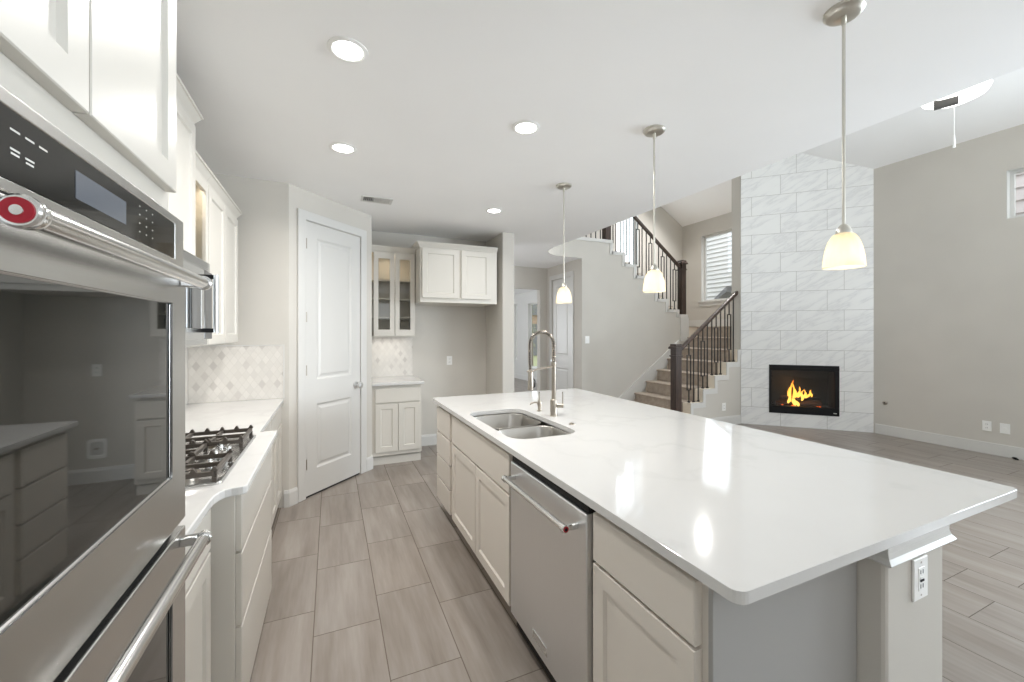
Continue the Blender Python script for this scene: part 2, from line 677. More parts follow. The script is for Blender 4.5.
def wall_with_holes(F, u0, u1, v0, v1, n0, n1, holes):
    """boxes round rectangular holes (u0,u1,v0,v1), sorted in u"""
    mb = MB()
    u = u0
    for a, b, c, d in sorted(holes):
        if a > u:
            mb.fbox(F, u, a, v0, v1, n0, n1)
        if c > v0:
            mb.fbox(F, a, b, v0, c, n0, n1)
        if d < v1:
            mb.fbox(F, a, b, d, v1, n0, n1)
        u = b
    if u < u1:
        mb.fbox(F, u, u1, v0, v1, n0, n1)
    return mb


CE = 2.72      # kitchen ceiling
CT = 0.914     # counter top


def vault(x):
    return 3.86 + 0.6 * (7.265 - x)


# ================================================================== SETTING
XL, XR, YB = -1.02, 7.265, -3.5
struct('floor', MB().box(XL - 0.1, XR + 0.1, YB - 0.1, 13.2, -0.1, 0.0), 'floor')

arc = [(3.5 + 0.5 * math.cos(a), 5.3 + 0.5 * math.sin(a)) for a in [PI - PI / 2 * i / 10 for i in range(11)]]
ceil_poly = [(XL, YB), (3.0, YB)] + arc + [(3.86, 5.8), (3.86, 7.0), (XL, 7.0)]
struct('ceiling', MB().prism(ceil_poly, CE, 2.95), 'ceiling')
struct('ceiling_vault', MB().fprism(Fr((0, 0, 0), (1, 0, 0)),
       [(1.9, vault(1.9)), (7.4, vault(7.4)), (7.4, vault(7.4) + 0.15), (1.9, vault(1.9) + 0.15)], -7.0, 3.6), 'ceiling')
# curb of the upper hall above the stair opening, with its white cap
fas = MB()
skin = [(3.5 + 0.494 * math.cos(a), 5.3 + 0.494 * math.sin(a)) for a in [PI - PI / 2 * i / 10 for i in range(11)]] + [(3.86, 5.794)]
fas.prism(skin + (arc + [(3.86, 5.7998)])[::-1], CE, 2.951)
inner = skin
outer = [(3.5 + 0.6 * math.cos(a), 5.3 + 0.6 * math.sin(a)) for a in [PI - PI / 2 * i / 10 for i in range(11)]] + [(3.86, 5.9)]
fas.prism(inner + outer[::-1], 2.951, 3.02)
struct('wall_curb', fas, 'wall')
struct('trim_1', MB().sweep([V(x, y, 3.02) for x, y in arc] + [V(3.86, 5.8, 3.02), V(4.485, 5.8, 3.02)], [(-0.1, 0.0), (0.02, 0.0), (0.02, 0.055), (-0.1, 0.055)]), 'trim')

struct('wall_left', MB().box(XL - 0.12, XL, YB, 7.0, 0, CE), 'wall')
struct('wall_end', MB().box(XL, -0.325, 3.90, 4.02, 0, CE), 'wall')
# diagonal pantry wall with its door opening
q = math.sqrt(0.5)
FP_ = Fr((-0.325, 3.90, 0), (1, 1, 0))
LP = 0.725 / q
DU0, DU1, DH = 0.165, 0.845, 2.45
struct('wall_pantry', wall_with_holes(FP_, 0, LP, 0, CE, -0.1, 0, [(DU0, DU1, 0, DH)]), 'wall')
struct('wall_pantry_side', MB().box(0.28, 0.40, 4.625, 5.3, 0, CE), 'wall')
struct('wall_alcove', MB().box(0.28, 2.12, 5.3, 5.42, 0, CE), 'wall')
struct('wall_wing', MB().box(1.956, 2.12, 4.70, 5.3, 0, CE), 'wall', bevel=0.01)
struct('wall_hall', MB().box(0.9, 1.0, 5.42, 7.0, 0, CE), 'wall')
# back of the foyer: wide opening to the front room
struct('wall_foyer', wall_with_holes(WORLD, XL - 0.12, 3.98, 0, CE, -7.12, -7.0, [(1.6, 3.70, 0, 2.31)]), 'wall')
FD = Fr((3.86, 7.0, 0), (0, -1, 0))      # faces -X, u runs towards the camera
struct('wall_closet', wall_with_holes(FD, 0, 1.199, 0, CE, -0.12, 0, [(0.19, 0.87, 0, 2.46)]), 'wall')
# front room beyond the foyer
FW = Fr((5.5, 13.0, 0), (0, -1, 0))
struct('wall_front_room', wall_with_holes(FW, 0, 5.88, 0, CE, -0.12, 0, [(0.72, 1.02, 0.6, 2.40), (1.80, 2.42, 0.42, 2.36)]), 'trim')
struct('wall_front_end', MB().box(0.9, 5.5, 13.0, 13.12, 0, CE), 'trim')
struct('wall_front_left', MB().box(0.9, 1.0, 7.12, 13.0, 0, CE), 'trim')
struct('ceiling_front_room', MB().box(0.9, 5.6, 7.0, 13.1, CE, CE + 0.1), 'ceiling')
struct('baseboard_front', MB().box(5.48, 5.499, 7.13, 12.99, 0.0, 0.14), 'trim')

# stair wall: the side of the upper flight, stepped top
STP = [(3.86, 3.02), (4.44, 3.02), (4.44, 2.83), (4.705, 2.83), (4.705, 2.635), (4.96, 2.635), (4.96, 2.44), (5.205, 2.44),
       (5.205, 2.24), (5.455, 2.24), (5.455, 2.04), (5.71, 2.04), (5.71, 1.85), (5.985, 1.85), (5.985, 1.76), (6.2, 1.76)]
STP = [(a if a < 4 else a + 0.045, z) for a, z in STP]
poly = [(3.861, 0)] + STP + [(6.245, 0)]
struct('wall_stair', MB().fprism(WORLD, poly, -5.92, -5.8), 'wall')
# stepped white cap and face trim on it
tr = MB()
for (a, za), (b, zb) in zip(STP[1:], STP[2:]):
    if abs(za - zb) < 1e-6:
        tr.box(a - 0.012, b + 0.012, 5.785, 5.93, za - 0.0, za + 0.055)
    else:
        tr.box(a - 0.055, a + 0.012, 5.785, 5.93, zb, za + 0.001)
struct('trim_2', tr, 'trim')
struct('trim_3', MB().box(6.065, 6.275, 5.775, 5.945, 1.30, 1.762), 'trim')
struct('wall_upper_north', wall_with_holes(WORLD, 3.98, XR, 0, 6.0, -6.99, -6.87, [(5.40, 6.00, 2.9, 4.2)]), 'wall')
struct('wall_upper_hall', MB().box(2.0, 3.98, 6.9, 6.99, 2.95, 7.0), 'wall')
struct('wall_upper_kitchen', MB().box(2.9, 3.0, YB, 5.3, 2.95, 7.0).box(1.9, 2.0, 5.2, 6.9, 2.95, 7.2).box(2.0, 3.0, 5.2, 5.3, 2.95, 7.0), 'wall')
# outside wall of the great room and stair
FRW = Fr((XR, 6.99, 0), (0, -1, 0))
YW = 6.99
struct('wall_right', wall_with_holes(FRW, 0, YW - YB, 0, 3.87, -0.12, 0,
       [(YW - 6.36, YW - 5.58, 2.13, 3.54), (YW - 2.03, YW - 0.40, 2.80, 3.37), (YW - 1.2, YW + 1.8, 0.8, 2.7)]), 'wall')
struct('wall_pillar', MB().box(6.05, XR, 4.535, 4.69, 0, 4.6), 'wall')
# fireplace chase: diagonal, tiled to the ceiling
FF = Fr((6.055, 4.525, 0), (1, -1, 0))
LF = 1.21 / q
FB = (0.39, 1.30, 0.205, 0.963)
struct('wall_fireplace', wall_with_holes(FF, 0, LF, 0, 4.62, -0.10, 0, [FB]), 'marble')
struct('baseboard_right', MB().box(XR - 0.016, XR - 0.0005, YB, 3.29, 0, 0.14), 'trim', bevel=0.004)
# rear wall behind the camera, with its big windows
struct('wall_back', wall_with_holes(WORLD, XL, XR, 0, 6.6, -YB, -YB + 0.12, [(0.0, 2.0, 1.9, 2.4), (4.2, 6.7, 1.9, 3.4)]), 'wall')
struct('wall_under_stair', MB().fprism(WORLD, [(4.70, 0), (4.70, 0.12), (4.97, 0.12), (4.97, 0.318), (5.226, 0.318), (5.226, 0.516), (5.482, 0.516), (5.482, 0.712), (5.738, 0.712), (5.738, 0.912), (5.994, 0.912), (5.994, 1.108), (6.05, 1.108), (6.05, 0)], -4.60, -4.53), 'wall')


# base boards
def baseboard(name, path):
    return struct(name, MB().sweep([V(x, y, 0) for x, y in path], [(0.0005, 0), (0.016, 0), (0.016, 0.115), (0.009, 0.14), (0.0005, 0.14)]), 'trim')


baseboard('baseboard_alcove', [(0.965, 5.3), (1.956, 5.3), (1.956, 4.70), (2.12, 4.70), (2.12, 5.42)])
a0 = FP_.p(0, 0, 0)
a1 = FP_.p(DU0 - 0.088, 0, 0)
baseboard('baseboard_pantry', [(-0.36, 3.90), (a0.x, a0.y), (a1.x, a1.y)])
b0 = FP_.p(DU1 + 0.088, 0, 0)
baseboard('baseboard_pantry_corner', [(b0.x, b0.y), (0.40, 4.625), (0.40, 4.70)])
baseboard('baseboard_stair', [(4.70, 4.53), (6.045, 4.53)])
struct('baseboard_landing', MB().box(6.5, XR - 0.001, 6.85, 6.869, 1.60, 1.74).box(XR - 0.017, XR - 0.001, 4.7, 6.85, 1.60, 1.74), 'trim')


# ------------------------------------------------------------------ doors
def casing(name, F, u0, u1, v1, wd=0.085, pr=0.018):
    mb = MB()
    poly = [(u0 - wd, 0), (u0 - wd, v1 + wd), (u1 + wd, v1 + wd), (u1 + wd, 0), (u1 + 0.003, 0), (u1 + 0.003, v1 + 0.003), (u0 - 0.003, v1 + 0.003), (u0 - 0.003, 0)]
    mb.fprism(F, poly, 0.0008, pr)
    return struct(name, mb, 'trim', bevel=0.006)


def panel_door(name, F, u0, u1, v1, n0, knob_u, hinge_u, split, knob=True):
    """two-panel interior door: long upper and shorter lower panel, both raised and bevelled"""
    t = 0.035
    g = 0.003
    u0, u1, v0, v1 = u0 + g, u1 - g, 0.018, v1 - g
    mb = MB()

    def ring(a, b, c, d, k, n):
        return [F.p(a + k, c + k, n), F.p(b - k, c + k, n), F.p(b - k, d - k, n), F.p(a + k, d - k, n)]
    st = 0.12
    rows = [(v0 + 0.22, split - 0.11), (split + 0.11, v1 - 0.13)]
    # faces of the frame: built as strips between panel openings
    us = [u0, u0 + st, u1 - st, u1]
    vs = [v0, rows[0][0], rows[0][1], rows[1][0], rows[1][1], v1]
    for i in range(3):
        for j in range(5):
            if i == 1 and j in (1, 3):
                a, b, c, d = us[1], us[2], vs[j], vs[j + 1]
                r = [ring(a, b, c, d, 0, n0 + t), ring(a, b, c, d, 0.016, n0 + t - 0.010), ring(a, b, c, d, 0.03, n0 + t - 0.010), ring(a, b, c, d, 0.05, n0 + t - 0.003)]
                L = [mb.loop(x) for x in r]
                for x, y in zip(L, L[1:]):
                    mb.bridge(x, y)
                mb.b.faces.new(L[-1])
            else:
                mb.b.faces.new(mb.loop([F.p(us[i], vs[j], n0 + t), F.p(us[i + 1], vs[j], n0 + t), F.p(us[i + 1], vs[j + 1], n0 + t), F.p(us[i], vs[j + 1], n0 + t)]))
    bmesh.ops.remove_doubles(mb.b, verts=mb.b.verts, dist=1e-5)
    bnd = [e for e in mb.b.edges if e.is_boundary]
    ext = bmesh.ops.extrude_edge_only(mb.b, edges=bnd)
    nv = [x for x in ext['geom'] if isinstance(x, bmesh.types.BMVert)]
    bmesh.ops.translate(mb.b, verts=nv, vec=-F.n * t)
    d = struct(name, mb, 'trim')
    link('under_door_shade', MB().fbox(F, u0 + 0.004, u1 - 0.004, 0.003, 0.0175, n0 + 0.006, n0 + t - 0.004), 'dark_gap', d)  # dark strip put in as the shade of the gap under the door
    for hv in (0.3, 1.13, 1.60, 2.25) if v1 > 2.2 else ():
        h = MB().cyl(F.p(hinge_u, hv - 0.045, n0 + t + 0.004), F.p(hinge_u, hv + 0.045, n0 + t + 0.004), 0.007, seg=10)
        h.fbox(F, hinge_u - 0.012, hinge_u + 0.012, hv - 0.045, hv + 0.045, n0 + t - 0.002, n0 + t + 0.0015)
        link('hinge', h, 'nickel', d, smooth=True)
    if knob:
        k = MB().lathe([(0.034, 0), (0.034, 0.007), (0.014, 0.012), (0.012, 0.036), (0.026, 0.044), (0.032, 0.058), (0.027, 0.072), (0.0, 0.077)], F.p(knob_u, 0.93, n0 + t - 0.002), F.n, 20)
        link('door_handle', k, 'steel_z', d, smooth=True)
    return d


casing('trim_4', FP_, DU0, DU1, DH)
panel_door('door_1', FP_, DU0, DU1, DH, -0.030, DU1 - 0.06, DU0 + 0.004, 0.93)
casing('trim_5', FD, 0.19, 0.87, 2.46)
panel_door('door_2', FD, 0.19, 0.87, 2.46, -0.045, 0.25, 0.866, 0.93)


# ------------------------------------------------------------------ windows
def window(name, F, u0, u1, v0, v1, n_in=-0.085, sill=True, mullion=False):
    f = MB()
    d = 0.04
    f.fbox(F, u0, u0 + d, v0, v1, n_in - 0.03, n_in).fbox(F, u1 - d, u1, v0, v1, n_in - 0.03, n_in)
    f.fbox(F, u0 + d, u1 - d, v0, v0 + d, n_in - 0.03, n_in).fbox(F, u0 + d, u1 - d, v1 - d, v1, n_in - 0.03, n_in)
    # white reveal lining
    e = 0.006
    f.fbox(F, u0, u0 + e, v0, v1, n_in, -0.001).fbox(F, u1 - e, u1, v0, v1, n_in, -0.001)
    f.fbox(F, u0, u1, v1 - e, v1, n_in, -0.001).fbox(F, u0, u1, v0, v0 + e, n_in, -0.001)
    if mullion:
        m = (v0 + v1) / 2
        f.fbox(F, u0 + d, u1 - d, m - 0.018, m + 0.018, n_in - 0.03, n_in)
    o = struct(name, f, 'trim')
    link('pane', MB().fbox(F, u0 + d - 0.005, u1 - d + 0.005, v0 + d - 0.005, v1 - d + 0.005, n_in - 0.018, n_in - 0.012), 'glass', o)
    if sill:
        link('sill', MB().fbox(F, u0 - 0.05, u1 + 0.05, v0 - 0.022, v0 + 0.008, 0.0, 0.035).fbox(F, u0 - 0.035, u1 + 0.035, v0 - 0.10, v0 - 0.022, 0.0005, 0.016), 'trim', o, bevel=0.003)
    return o


window('window_1', FRW, YW - 6.36, YW - 5.58, 2.13, 3.54)
window('window_2', FRW, YW - 2.03, YW - 0.40, 2.80, 3.37, sill=False)
window('window_3', Fr((0, 6.87, 0), (1, 0, 0)), 5.40, 6.00, 2.9, 4.2, sill=False)
window('window_4', FW, 1.80, 2.42, 0.42, 2.36, sill=False, mullion=True)
window('window_5', FW, 0.72, 1.02, 0.6, 2.40, sill=False)

# ================================================================== CABINET HELPERS


def cab_body(F, u0, u1, v0, v1, depth, toe=0.0, face=0.0, open_front=False, shelves=()):
    """carcass box; with open_front it is built from panels"""
    mb = MB()
    if open_front:
        t = 0.018
        mb.fbox(F, u0, u0 + t, v0, v1, -depth, face).fbox(F, u1 - t, u1, v0, v1, -depth, face)
        mb.fbox(F, u0 + t, u1 - t, v0, v0 + t, -depth, face).fbox(F, u0 + t, u1 - t, v1 - t, v1, -depth, face)
        mb.fbox(F, u0 + t, u1 - t, v0 + t, v1 - t, -depth, -depth + t)
        ff = 0.03
        mb.fbox(F, u0 + t, u0 + ff, v0 + t, v1 - t, face - 0.018, face).fbox(F, u1 - ff, u1 - t, v0 + t, v1 - t, face - 0.018, face)
    else:
        mb.fbox(F, u0, u1, v0 + toe, v1, -depth, face)
        if toe:
            mb.fbox(F, u0 + 0.002, u1 - 0.002, v0, v0 + toe, -depth, face - 0.06)
    return mb


CROWN = [(0.0005, 0.0), (0.008, 0.0), (0.012, 0.012), (0.034, 0.045), (0.042, 0.048), (0.042, 0.06), (0.0005, 0.06)]


def crown_path(F, u0, u1, depth, v, face, left=True, right=True):
    pts = []
    if left:
        pts.append(F.p(u0, v, -depth))
    pts += [F.p(u0, v, face), F.p(u1, v, face)]
    if right:
        pts.append(F.p(u1, v, -depth))
    return pts


def base_of(F, u0, u1, depth, v=0.0):
    return tuple(F.p((u0 + u1) / 2, v, -depth / 2))


# ================================================================== LEFT RUN (faces +X, u = Y)
# ---- tall oven cabinet
FO = Fr((-0.365, 0, 0), (0, 1, 0))
DP = -XL - 0.365 - 0.001
ov = thing('tall_oven_cabinet', 'tall white cabinet built round the double wall oven, two doors over it', 'cabinet', base_of(FO, 0.455, 1.25, DP))
body = MB()
body.fbox(FO, 0.455, 0.473, 0, 2.56, -DP, 0).fbox(FO, 1.239, 1.257, 0, 2.56, -DP, 0)
body.fbox(FO, 0.473, 1.239, 1.735, 2.56, -DP, 0).fbox(FO, 0.473, 1.239, 0.10, 0.43, -DP, 0)
body.fbox(FO, 0.473, 1.239, 0.0, 0.10, -DP, -0.06).fbox(FO, 0.473, 1.239, 0.43, 1.735, -DP, -DP + 0.018)
link('body', body, 'cab', ov)
for a, b in ((0.460, 0.845), (0.850, 1.236)):
    link('door', MB().door(FO, a, b, 1.800, 2.54, 0.0005, 0.022), 'cab', ov)
link('drawer', MB().slab(FO, 0.48, 1.232, 0.125, 0.415, 0.0005, 0.02), 'cab', ov)

# ---- double wall oven
wo = thing('double_wall_oven', 'stainless double wall oven with dark glass doors and bar handles', 'oven', (-0.68, 0.855, 0.435))
O0, O1 = 0.477, 1.235
link('body', MB().fbox(FO, O0, O1, 0.435, 1.731, -0.60, 0.004), 'steel_y', wo)
link('control_frame', MB().door(FO, O0, O1, 1.616, 1.731, 0.0045, 0.032, rails=(0.05, 0.058, 0.014, 0.018), rec=0.003, bev=0.002), 'steel_y', wo, bevel=0.002)
cp = link('control_panel', MB().fbox(FO, O0 + 0.053, O1 - 0.061, 1.632, 1.711, 0.033, 0.0355), 'panel_glass', wo)
link('display', MB().fbox(FO, 0.775, 0.93, 1.650, 1.690, 0.0356, 0.0362), 'display', cp)
lg = MB()
for (cu, cv, n, dv) in ((0.548, 1.697, 1, 0), (0.580, 1.693, 1, 0), (0.548, 1.678, 2, 0), (0.580, 1.672, 2, 0), (0.552, 1.657, 2, 0),
                        (0.655, 1.690, 1, 0), (0.680, 1.690, 1, 0), (0.705, 1.690, 1, 0), (0.655, 1.668, 2, 0), (0.680, 1.666, 2, 0)):
    for k in range(n):
        wd = 0.008 - 0.001 * k
        lg.fbox(FO, cu - wd, cu + wd, cv - 0.005 * k - 0.0012, cv - 0.005 * k + 0.0012, 0.0356, 0.0359)
for k in range(3):
    for j in range(4):
        lg.fbox(FO, 0.985 + 0.03 * k, 0.989 + 0.03 * k, 1.650 + 0.016 * j, 1.652 + 0.016 * j, 0.0356, 0.0359)
lgo = link('key_legend', lg, 'legend', cp)
lgo['kind'] = 'stuff'


def oven_door(v0, v1, w0, w1, hv):
    d = link('door', MB().door(FO, O0, O1, v0, v1, 0.0045, 0.036, rails=(0.098, 0.098, w0 - v0, v1 - w1), rec=0.004, bev=0.004), 'steel_y', wo, bevel=0.003)
    link('window', MB().fbox(FO, O0 + 0.101, O1 - 0.101, w0 + 0.003, w1 - 0.003, 0.0365, 0.0378), 'oven_glass', d)
    bd = MB()
    k = 0.005
    a, b = O0 + 0.096, O1 - 0.096
    for (p0, p1, p2, p3) in ((a, a + k, w0 - k, w1 + k), (b - k, b, w0 - k, w1 + k), (a + k, b - k, w0 - k, w0), (a + k, b - k, w1, w1 + k)):
        bd.fbox(FO, p0, p1, p2, p3, 0.0405, 0.0435)
    link('window_bead', bd, 'steel_y', d)
    hn = 0.085
    h = link('handle', MB().cyl(FO.p(0.576, hv, hn), FO.p(1.196, hv, hn), 0.0135, seg=24), 'steel_tube', d, smooth=True)
    for s0, s1 in ((0.560, 0.582), (1.190, 1.212)):
        c = MB().lathe([(0.0150, 0), (0.0172, 0.002), (0.0172, 0.008), (0.0155, 0.011), (0.0165, 0.014), (0.0150, s1 - s0)], FO.p(s0, hv, hn), (0, 1, 0), 24)
        link('collar', c, 'steel_tube', h, smooth=True)
        post = MB().fbox(FO, s0 + 0.001, s1 - 0.001, hv - 0.011, hv + 0.011, 0.040, hn)
        link('bracket', post, 'steel_tube', h, bevel=0.003)
    link('medallion', MB().lathe([(0.0128, 0), (0.0128, 0.0012)], FO.p(0.5585, hv, hn), (0, 1, 0), 24).lathe([(0.0, 0), (0.0, 0.0001)], FO.p(0.5585, hv, hn), (0, 1, 0), 24), 'red', h)
    link('medallion_centre', MB().lathe([(0.0050, 0), (0.0055, 0.0014)], FO.p(0.5575, hv, hn), (0, 1, 0), 20), 'steel_tube', h, smooth=True)


oven_door(1.012, 1.612, 1.138, 1.527, 1.580)
oven_door(0.437, 0.992, 0.55, 0.872, 0.966)
link('door_gap', MB().fbox(FO, O0 + 0.004, O1 - 0.004, 0.985, 1.02, 0.0042, 0.012), 'dark_gap', wo)


# ---- base cabinets
def base_cab(name, label, F, u0, u1, depth, drawers, doors, mat='cab', toe=0.10, top=0.883, t=0.02):
    th = thing(name, label, 'cabinet', base_of(F, u0, u1, depth))
    link('body', cab_body(F, u0, u1, 0, top, depth, toe), mat, th)
    for a, b, c, d in drawers:
        link('drawer', MB().slab(F, a, b, c, d, 0.0005, t), mat, th)
    for a, b, c, d in doors:
        link('door', MB().door(F, a, b, c, d, 0.0005, t), mat, th)
    return th


FN = Fr((-0.395, 0, 0), (0, 1, 0))
base_cab('base_cabinet', 'narrow white base cabinet between the wall oven and the cooktop drawers', FN, 1.258, 1.742, 0.62,
         [(1.30, 1.69, 0.725, 0.865)], [(1.30, 1.69, 0.115, 0.713)])
FC = Fr((-0.318, 0, 0), (0, 1, 0))
base_cab('drawer_base_cabinet', 'white three-drawer cabinet standing proud under the gas cooktop', FC, 1.745, 2.60, 0.70,
         [(1.765, 2.58, 0.665, 0.868), (1.765, 2.58, 0.395, 0.655), (1.765, 2.58, 0.06, 0.385)], [], toe=0.05)
base_cab('base_cabinet', 'white base cabinet past the cooktop, against the pantry corner wall', FN, 2.602, 3.895, 0.62,
         [(2.64, 3.24, 0.725, 0.865), (3.26, 3.86, 0.725, 0.865)], [(2.64, 2.935, 0.115, 0.713), (2.945, 3.24, 0.115, 0.713), (3.26, 3.555, 0.115, 0.713), (3.565, 3.86, 0.115, 0.713)])

cpoly = [(XL + 0.001, 1.259), (-0.360, 1.259), (-0.360, 1.62), (-0.358, 1.655), (-0.350, 1.685), (-0.338, 1.704), (-0.320, 1.713), (-0.300, 1.715), (-0.287, 1.718), (-0.278, 1.727), (-0.275, 1.74),
         (-0.275, 2.622), (-0.280, 2.628), (-0.360, 2.628), (-0.360, 3.899), (XL + 0.001, 3.899)]
tag(link('countertop', MB().prism(cpoly, 0.884, CT), 'quartz', bevel=0.004), 'white quartz countertop of the cooktop run, bowed out round the cooktop', 'countertop')
tag(link('backsplash', MB().box(XL + 0.0005, XL + 0.011, 1.259, 3.888, CT + 0.001, 1.385), 'mosaic_y'), 'pale diamond mosaic backsplash along the wall behind the cooktop', 'backsplash')
bs = tag(link('backsplash', MB().box(XL + 0.012, -0.365, 3.889, 3.8995, CT + 0.001, 1.355), 'mosaic_x'), 'pale diamond mosaic backsplash on the short wall by the pantry corner', 'backsplash')
bs['_base'] = (0, 0, 0)
link('edge_trim', MB().box(-0.365, -0.357, 3.886, 3.8995, CT + 0.001, 1.363).box(XL + 0.012, -0.365, 3.886, 3.8995, 1.355, 1.363), 'trim', bs)

# ---- gas cooktop
ck = thing('gas_cooktop', 'stainless gas cooktop with cast iron grates set in the counter', 'cooktop', (-0.63, 2.15, CT))
link('tray', MB().loft([[V(x, y, z) for x, y in rrect(-0.90 + e, -0.36 - e, 1.77 + e, 2.53 - e, 0.02, 4)] for z, e in ((CT + 0.0005, 0), (CT + 0.006, 0), (CT + 0.010, 0.006), (CT + 0.007, 0.02))]), 'steel_y', ck, smooth=True)
GZ = 0.962


def grate(y0, y1, x0, x1, fingers):
    g = MB()
    w_ = 0.007
    zt, zb = GZ, GZ - 0.018

    def bar(xa, ya, xb, yb, z0=zb, z1=zt):
        F_ = Fr((xa, ya, 0), (xb - xa, yb - ya, 0))
        L_ = math.hypot(xb - xa, yb - ya)
        g.fbox(F_, 0, L_, z0, z1, -w_, w_)
    bar(x0, y0, x1, y0)
    bar(x0, y1, x1, y1)
    bar(x0, y0, x0, y1)
    bar(x1, y0, x1, y1)
    ym = (y0 + y1) / 2
    xm = (x0 + x1) / 2
    bar(x0, ym, x1, ym)
    for xc in fingers:
        bar(xc, y0, xc, ym - 0.03)
        bar(xc, ym + 0.03, xc, y1)
    bar(xm, y0, xm, y1)
    for xx in (x0, x1):
        for yy in (y0, y1):
            bar(xx - 0.008, yy, xx + 0.008, yy, CT + 0.009, zb)
    # little raised lugs along the rim
    n = 8
    for k in range(n + 1):
        xx = x0 + (x1 - x0) * k / n
        for yy in (y0, y1):
            g.quadbox([V(xx - 0.012, yy - w_, zt), V(xx + 0.012, yy - w_, zt), V(xx + 0.012, yy + w_, zt), V(xx - 0.012, yy + w_, zt),
                       V(xx - 0.003, yy - w_, zt + 0.016), V(xx + 0.003, yy - w_, zt + 0.016), V(xx + 0.003, yy + w_, zt + 0.016), V(xx - 0.003, yy + w_, zt + 0.016)])
    return link('grate', g, 'iron', ck, bevel=0.002)


grate(1.785, 2.035, -0.885, -0.385, (-0.76, -0.51))
grate(2.045, 2.255, -0.885, -0.52, (-0.78, -0.64))
grate(2.265, 2.515, -0.885, -0.385, (-0.76, -0.51))
for bx, by, br in ((-0.76, 1.91, 0.036), (-0.51, 1.91, 0.042), (-0.70, 2.15, 0.055), (-0.76, 2.39, 0.042), (-0.51, 2.39, 0.036)):
    br_ = link('burner', MB().lathe([(br + 0.012, 0), (br + 0.012, 0.008), (br, 0.012), (br, 0.022)], (bx, by, CT + 0.007), seg=24), 'nickel', ck, smooth=True)
    link('burner_cap', MB().lathe([(br * 0.85, 0.022), (br * 0.9, 0.026), (br * 0.8, 0.031), (0, 0.032)], (bx, by, CT + 0.007), seg=24), 'iron', br_, smooth=True)
for k in range(5):
    ky = 2.055 + 0.05 * k
    kx = -0.425 if k % 2 else -0.465
    link('knob', MB().lathe([(0.021, 0), (0.021, 0.006), (0.016, 0.009), (0.015, 0.026), (0.013, 0.029), (0, 0.030)], (kx, ky, CT + 0.0075), seg=18).box(kx - 0.004, kx + 0.004, ky - 0.015, ky + 0.015, CT + 0.030, CT + 0.043), 'steel_tube', ck, smooth=True)

# ---- microwave above the cooktop
FM = Fr((-0.578, 0, 0), (0, 1, 0))
mw = thing('microwave_oven', 'stainless microwave mounted over the cooktop with bar handle', 'microwave', (-0.79, 2.16, 1.40))
link('body', MB().fbox(FM, 1.778, 2.542, 1.402, 1.815, -0.43, 0), 'steel_y', mw, bevel=0.003)
md = link('door', MB().door(FM, 1.782, 2.40, 1.43, 1.765, 0.0005, 0.02, rails=(0.05, 0.05, 0.05, 0.04), rec=0.003, bev=0.002), 'steel_y', mw)
link('window', MB().fbox(FM, 1.834, 2.348, 1.482, 1.723, 0.018, 0.0195), 'oven_glass', md)
link('control_panel', MB().slab(FM, 2.404, 2.538, 1.43, 1.765, 0.0005, 0.02), 'panel_glass', mw)
vg = MB()
for k in range(5):
    vg.fbox(FM, 1.79, 2.534, 1.770 + 0.009 * k, 1.776 + 0.009 * k, 0.0, 0.012)
link('vent_grille', vg, 'steel_y', mw)
mh = link('handle', MB().cyl(FM.p(2.37, 1.462, 0.072), FM.p(2.37, 1.738, 0.072), 0.012, seg=20), 'steel_z', md, smooth=True)
for hz in (1.472, 1.728):
    link('bracket', MB().fbox(FM, 2.360, 2.380, hz - 0.010, hz + 0.010, 0.020, 0.072), 'black_metal', md, bevel=0.002)


# ---- wall cabinets
def wall_cab(name, label, F, u0, u1, v0, v1, depth, doors, crown=(False, False), glass=False, shelves=(), rails=None):
    th = thing(name, label, 'cabinet', base_of(F, u0, u1, depth, v0))
    link('body', cab_body(F, u0, u1, v0, v1, depth, open_front=glass), 'cab', th)
    for a, b, c, d in doors:
        dr = link('door', MB().door(F, a, b, c, d, 0.0005, 0.02, hole=glass, rails=rails), 'cab', th)
        if glass:
            r = rails or (0.057,) * 4
            link('pane', MB().fbox(F, a + r[0] - 0.004, b - r[1] + 0.004, c + r[2] - 0.004, d - r[3] + 0.004, 0.004, 0.008), 'cab_glass', dr)
    if glass:
        d = bpy.data.lights.new('puck_lamp', 'AREA')
        d.shape, d.size, d.energy, d.color = 'DISK', 0.05, 0.45, (1, 0.86, 0.68)
        o = bpy.data.objects.new('puck_light', d)
        o.parent = th
        o.location = F.p((u0 + u1) / 2, v1 - 0.03, -0.035) - Vector(th['_base'])
        C.objects.link(o)
    for s in shelves:
        link('shelf', MB().fbox(F, u0 + 0.019, u1 - 0.019, s - 0.010, s + 0.010, -depth + 0.019, -0.075), 'cab', th)
    link('crown', MB().sweep(crown_path(F, u0, u1, depth, v1, 0.0, *crown), CROWN), 'cab', th)
    # sweep runs with the outside on its right when u goes left to right seen from inside; mirror handled by path order
    return th


FMC = Fr((-0.650, 0, 0), (0, 1, 0))
wall_cab('wall_cabinet', 'tallest white wall cabinet with crown, directly above the microwave', FMC, 1.777, 2.558, 1.818, 2.522, 0.368,
         [(1.785, 2.164, 1.83, 2.51), (2.170, 2.550, 1.83, 2.51)], (True, True))
FU = Fr((-0.680, 0, 0), (0, 1, 0))
wall_cab('glass_wall_cabinet', 'narrow white glass-door wall cabinet next to the microwave', FU, 2.560, 2.925, 1.385, 2.345, 0.338,
         [(2.568, 2.920, 1.392, 2.335)], (False, False), True, (1.62, 1.86, 2.10))
wall_cab('wall_cabinet', 'white solid-door wall cabinet last in the row beside the pantry corner', FU, 2.927, 3.765, 1.385, 2.345, 0.338,
         [(2.935, 3.343, 1.392, 2.335), (3.349, 3.757, 1.392, 2.335)], (False, True))

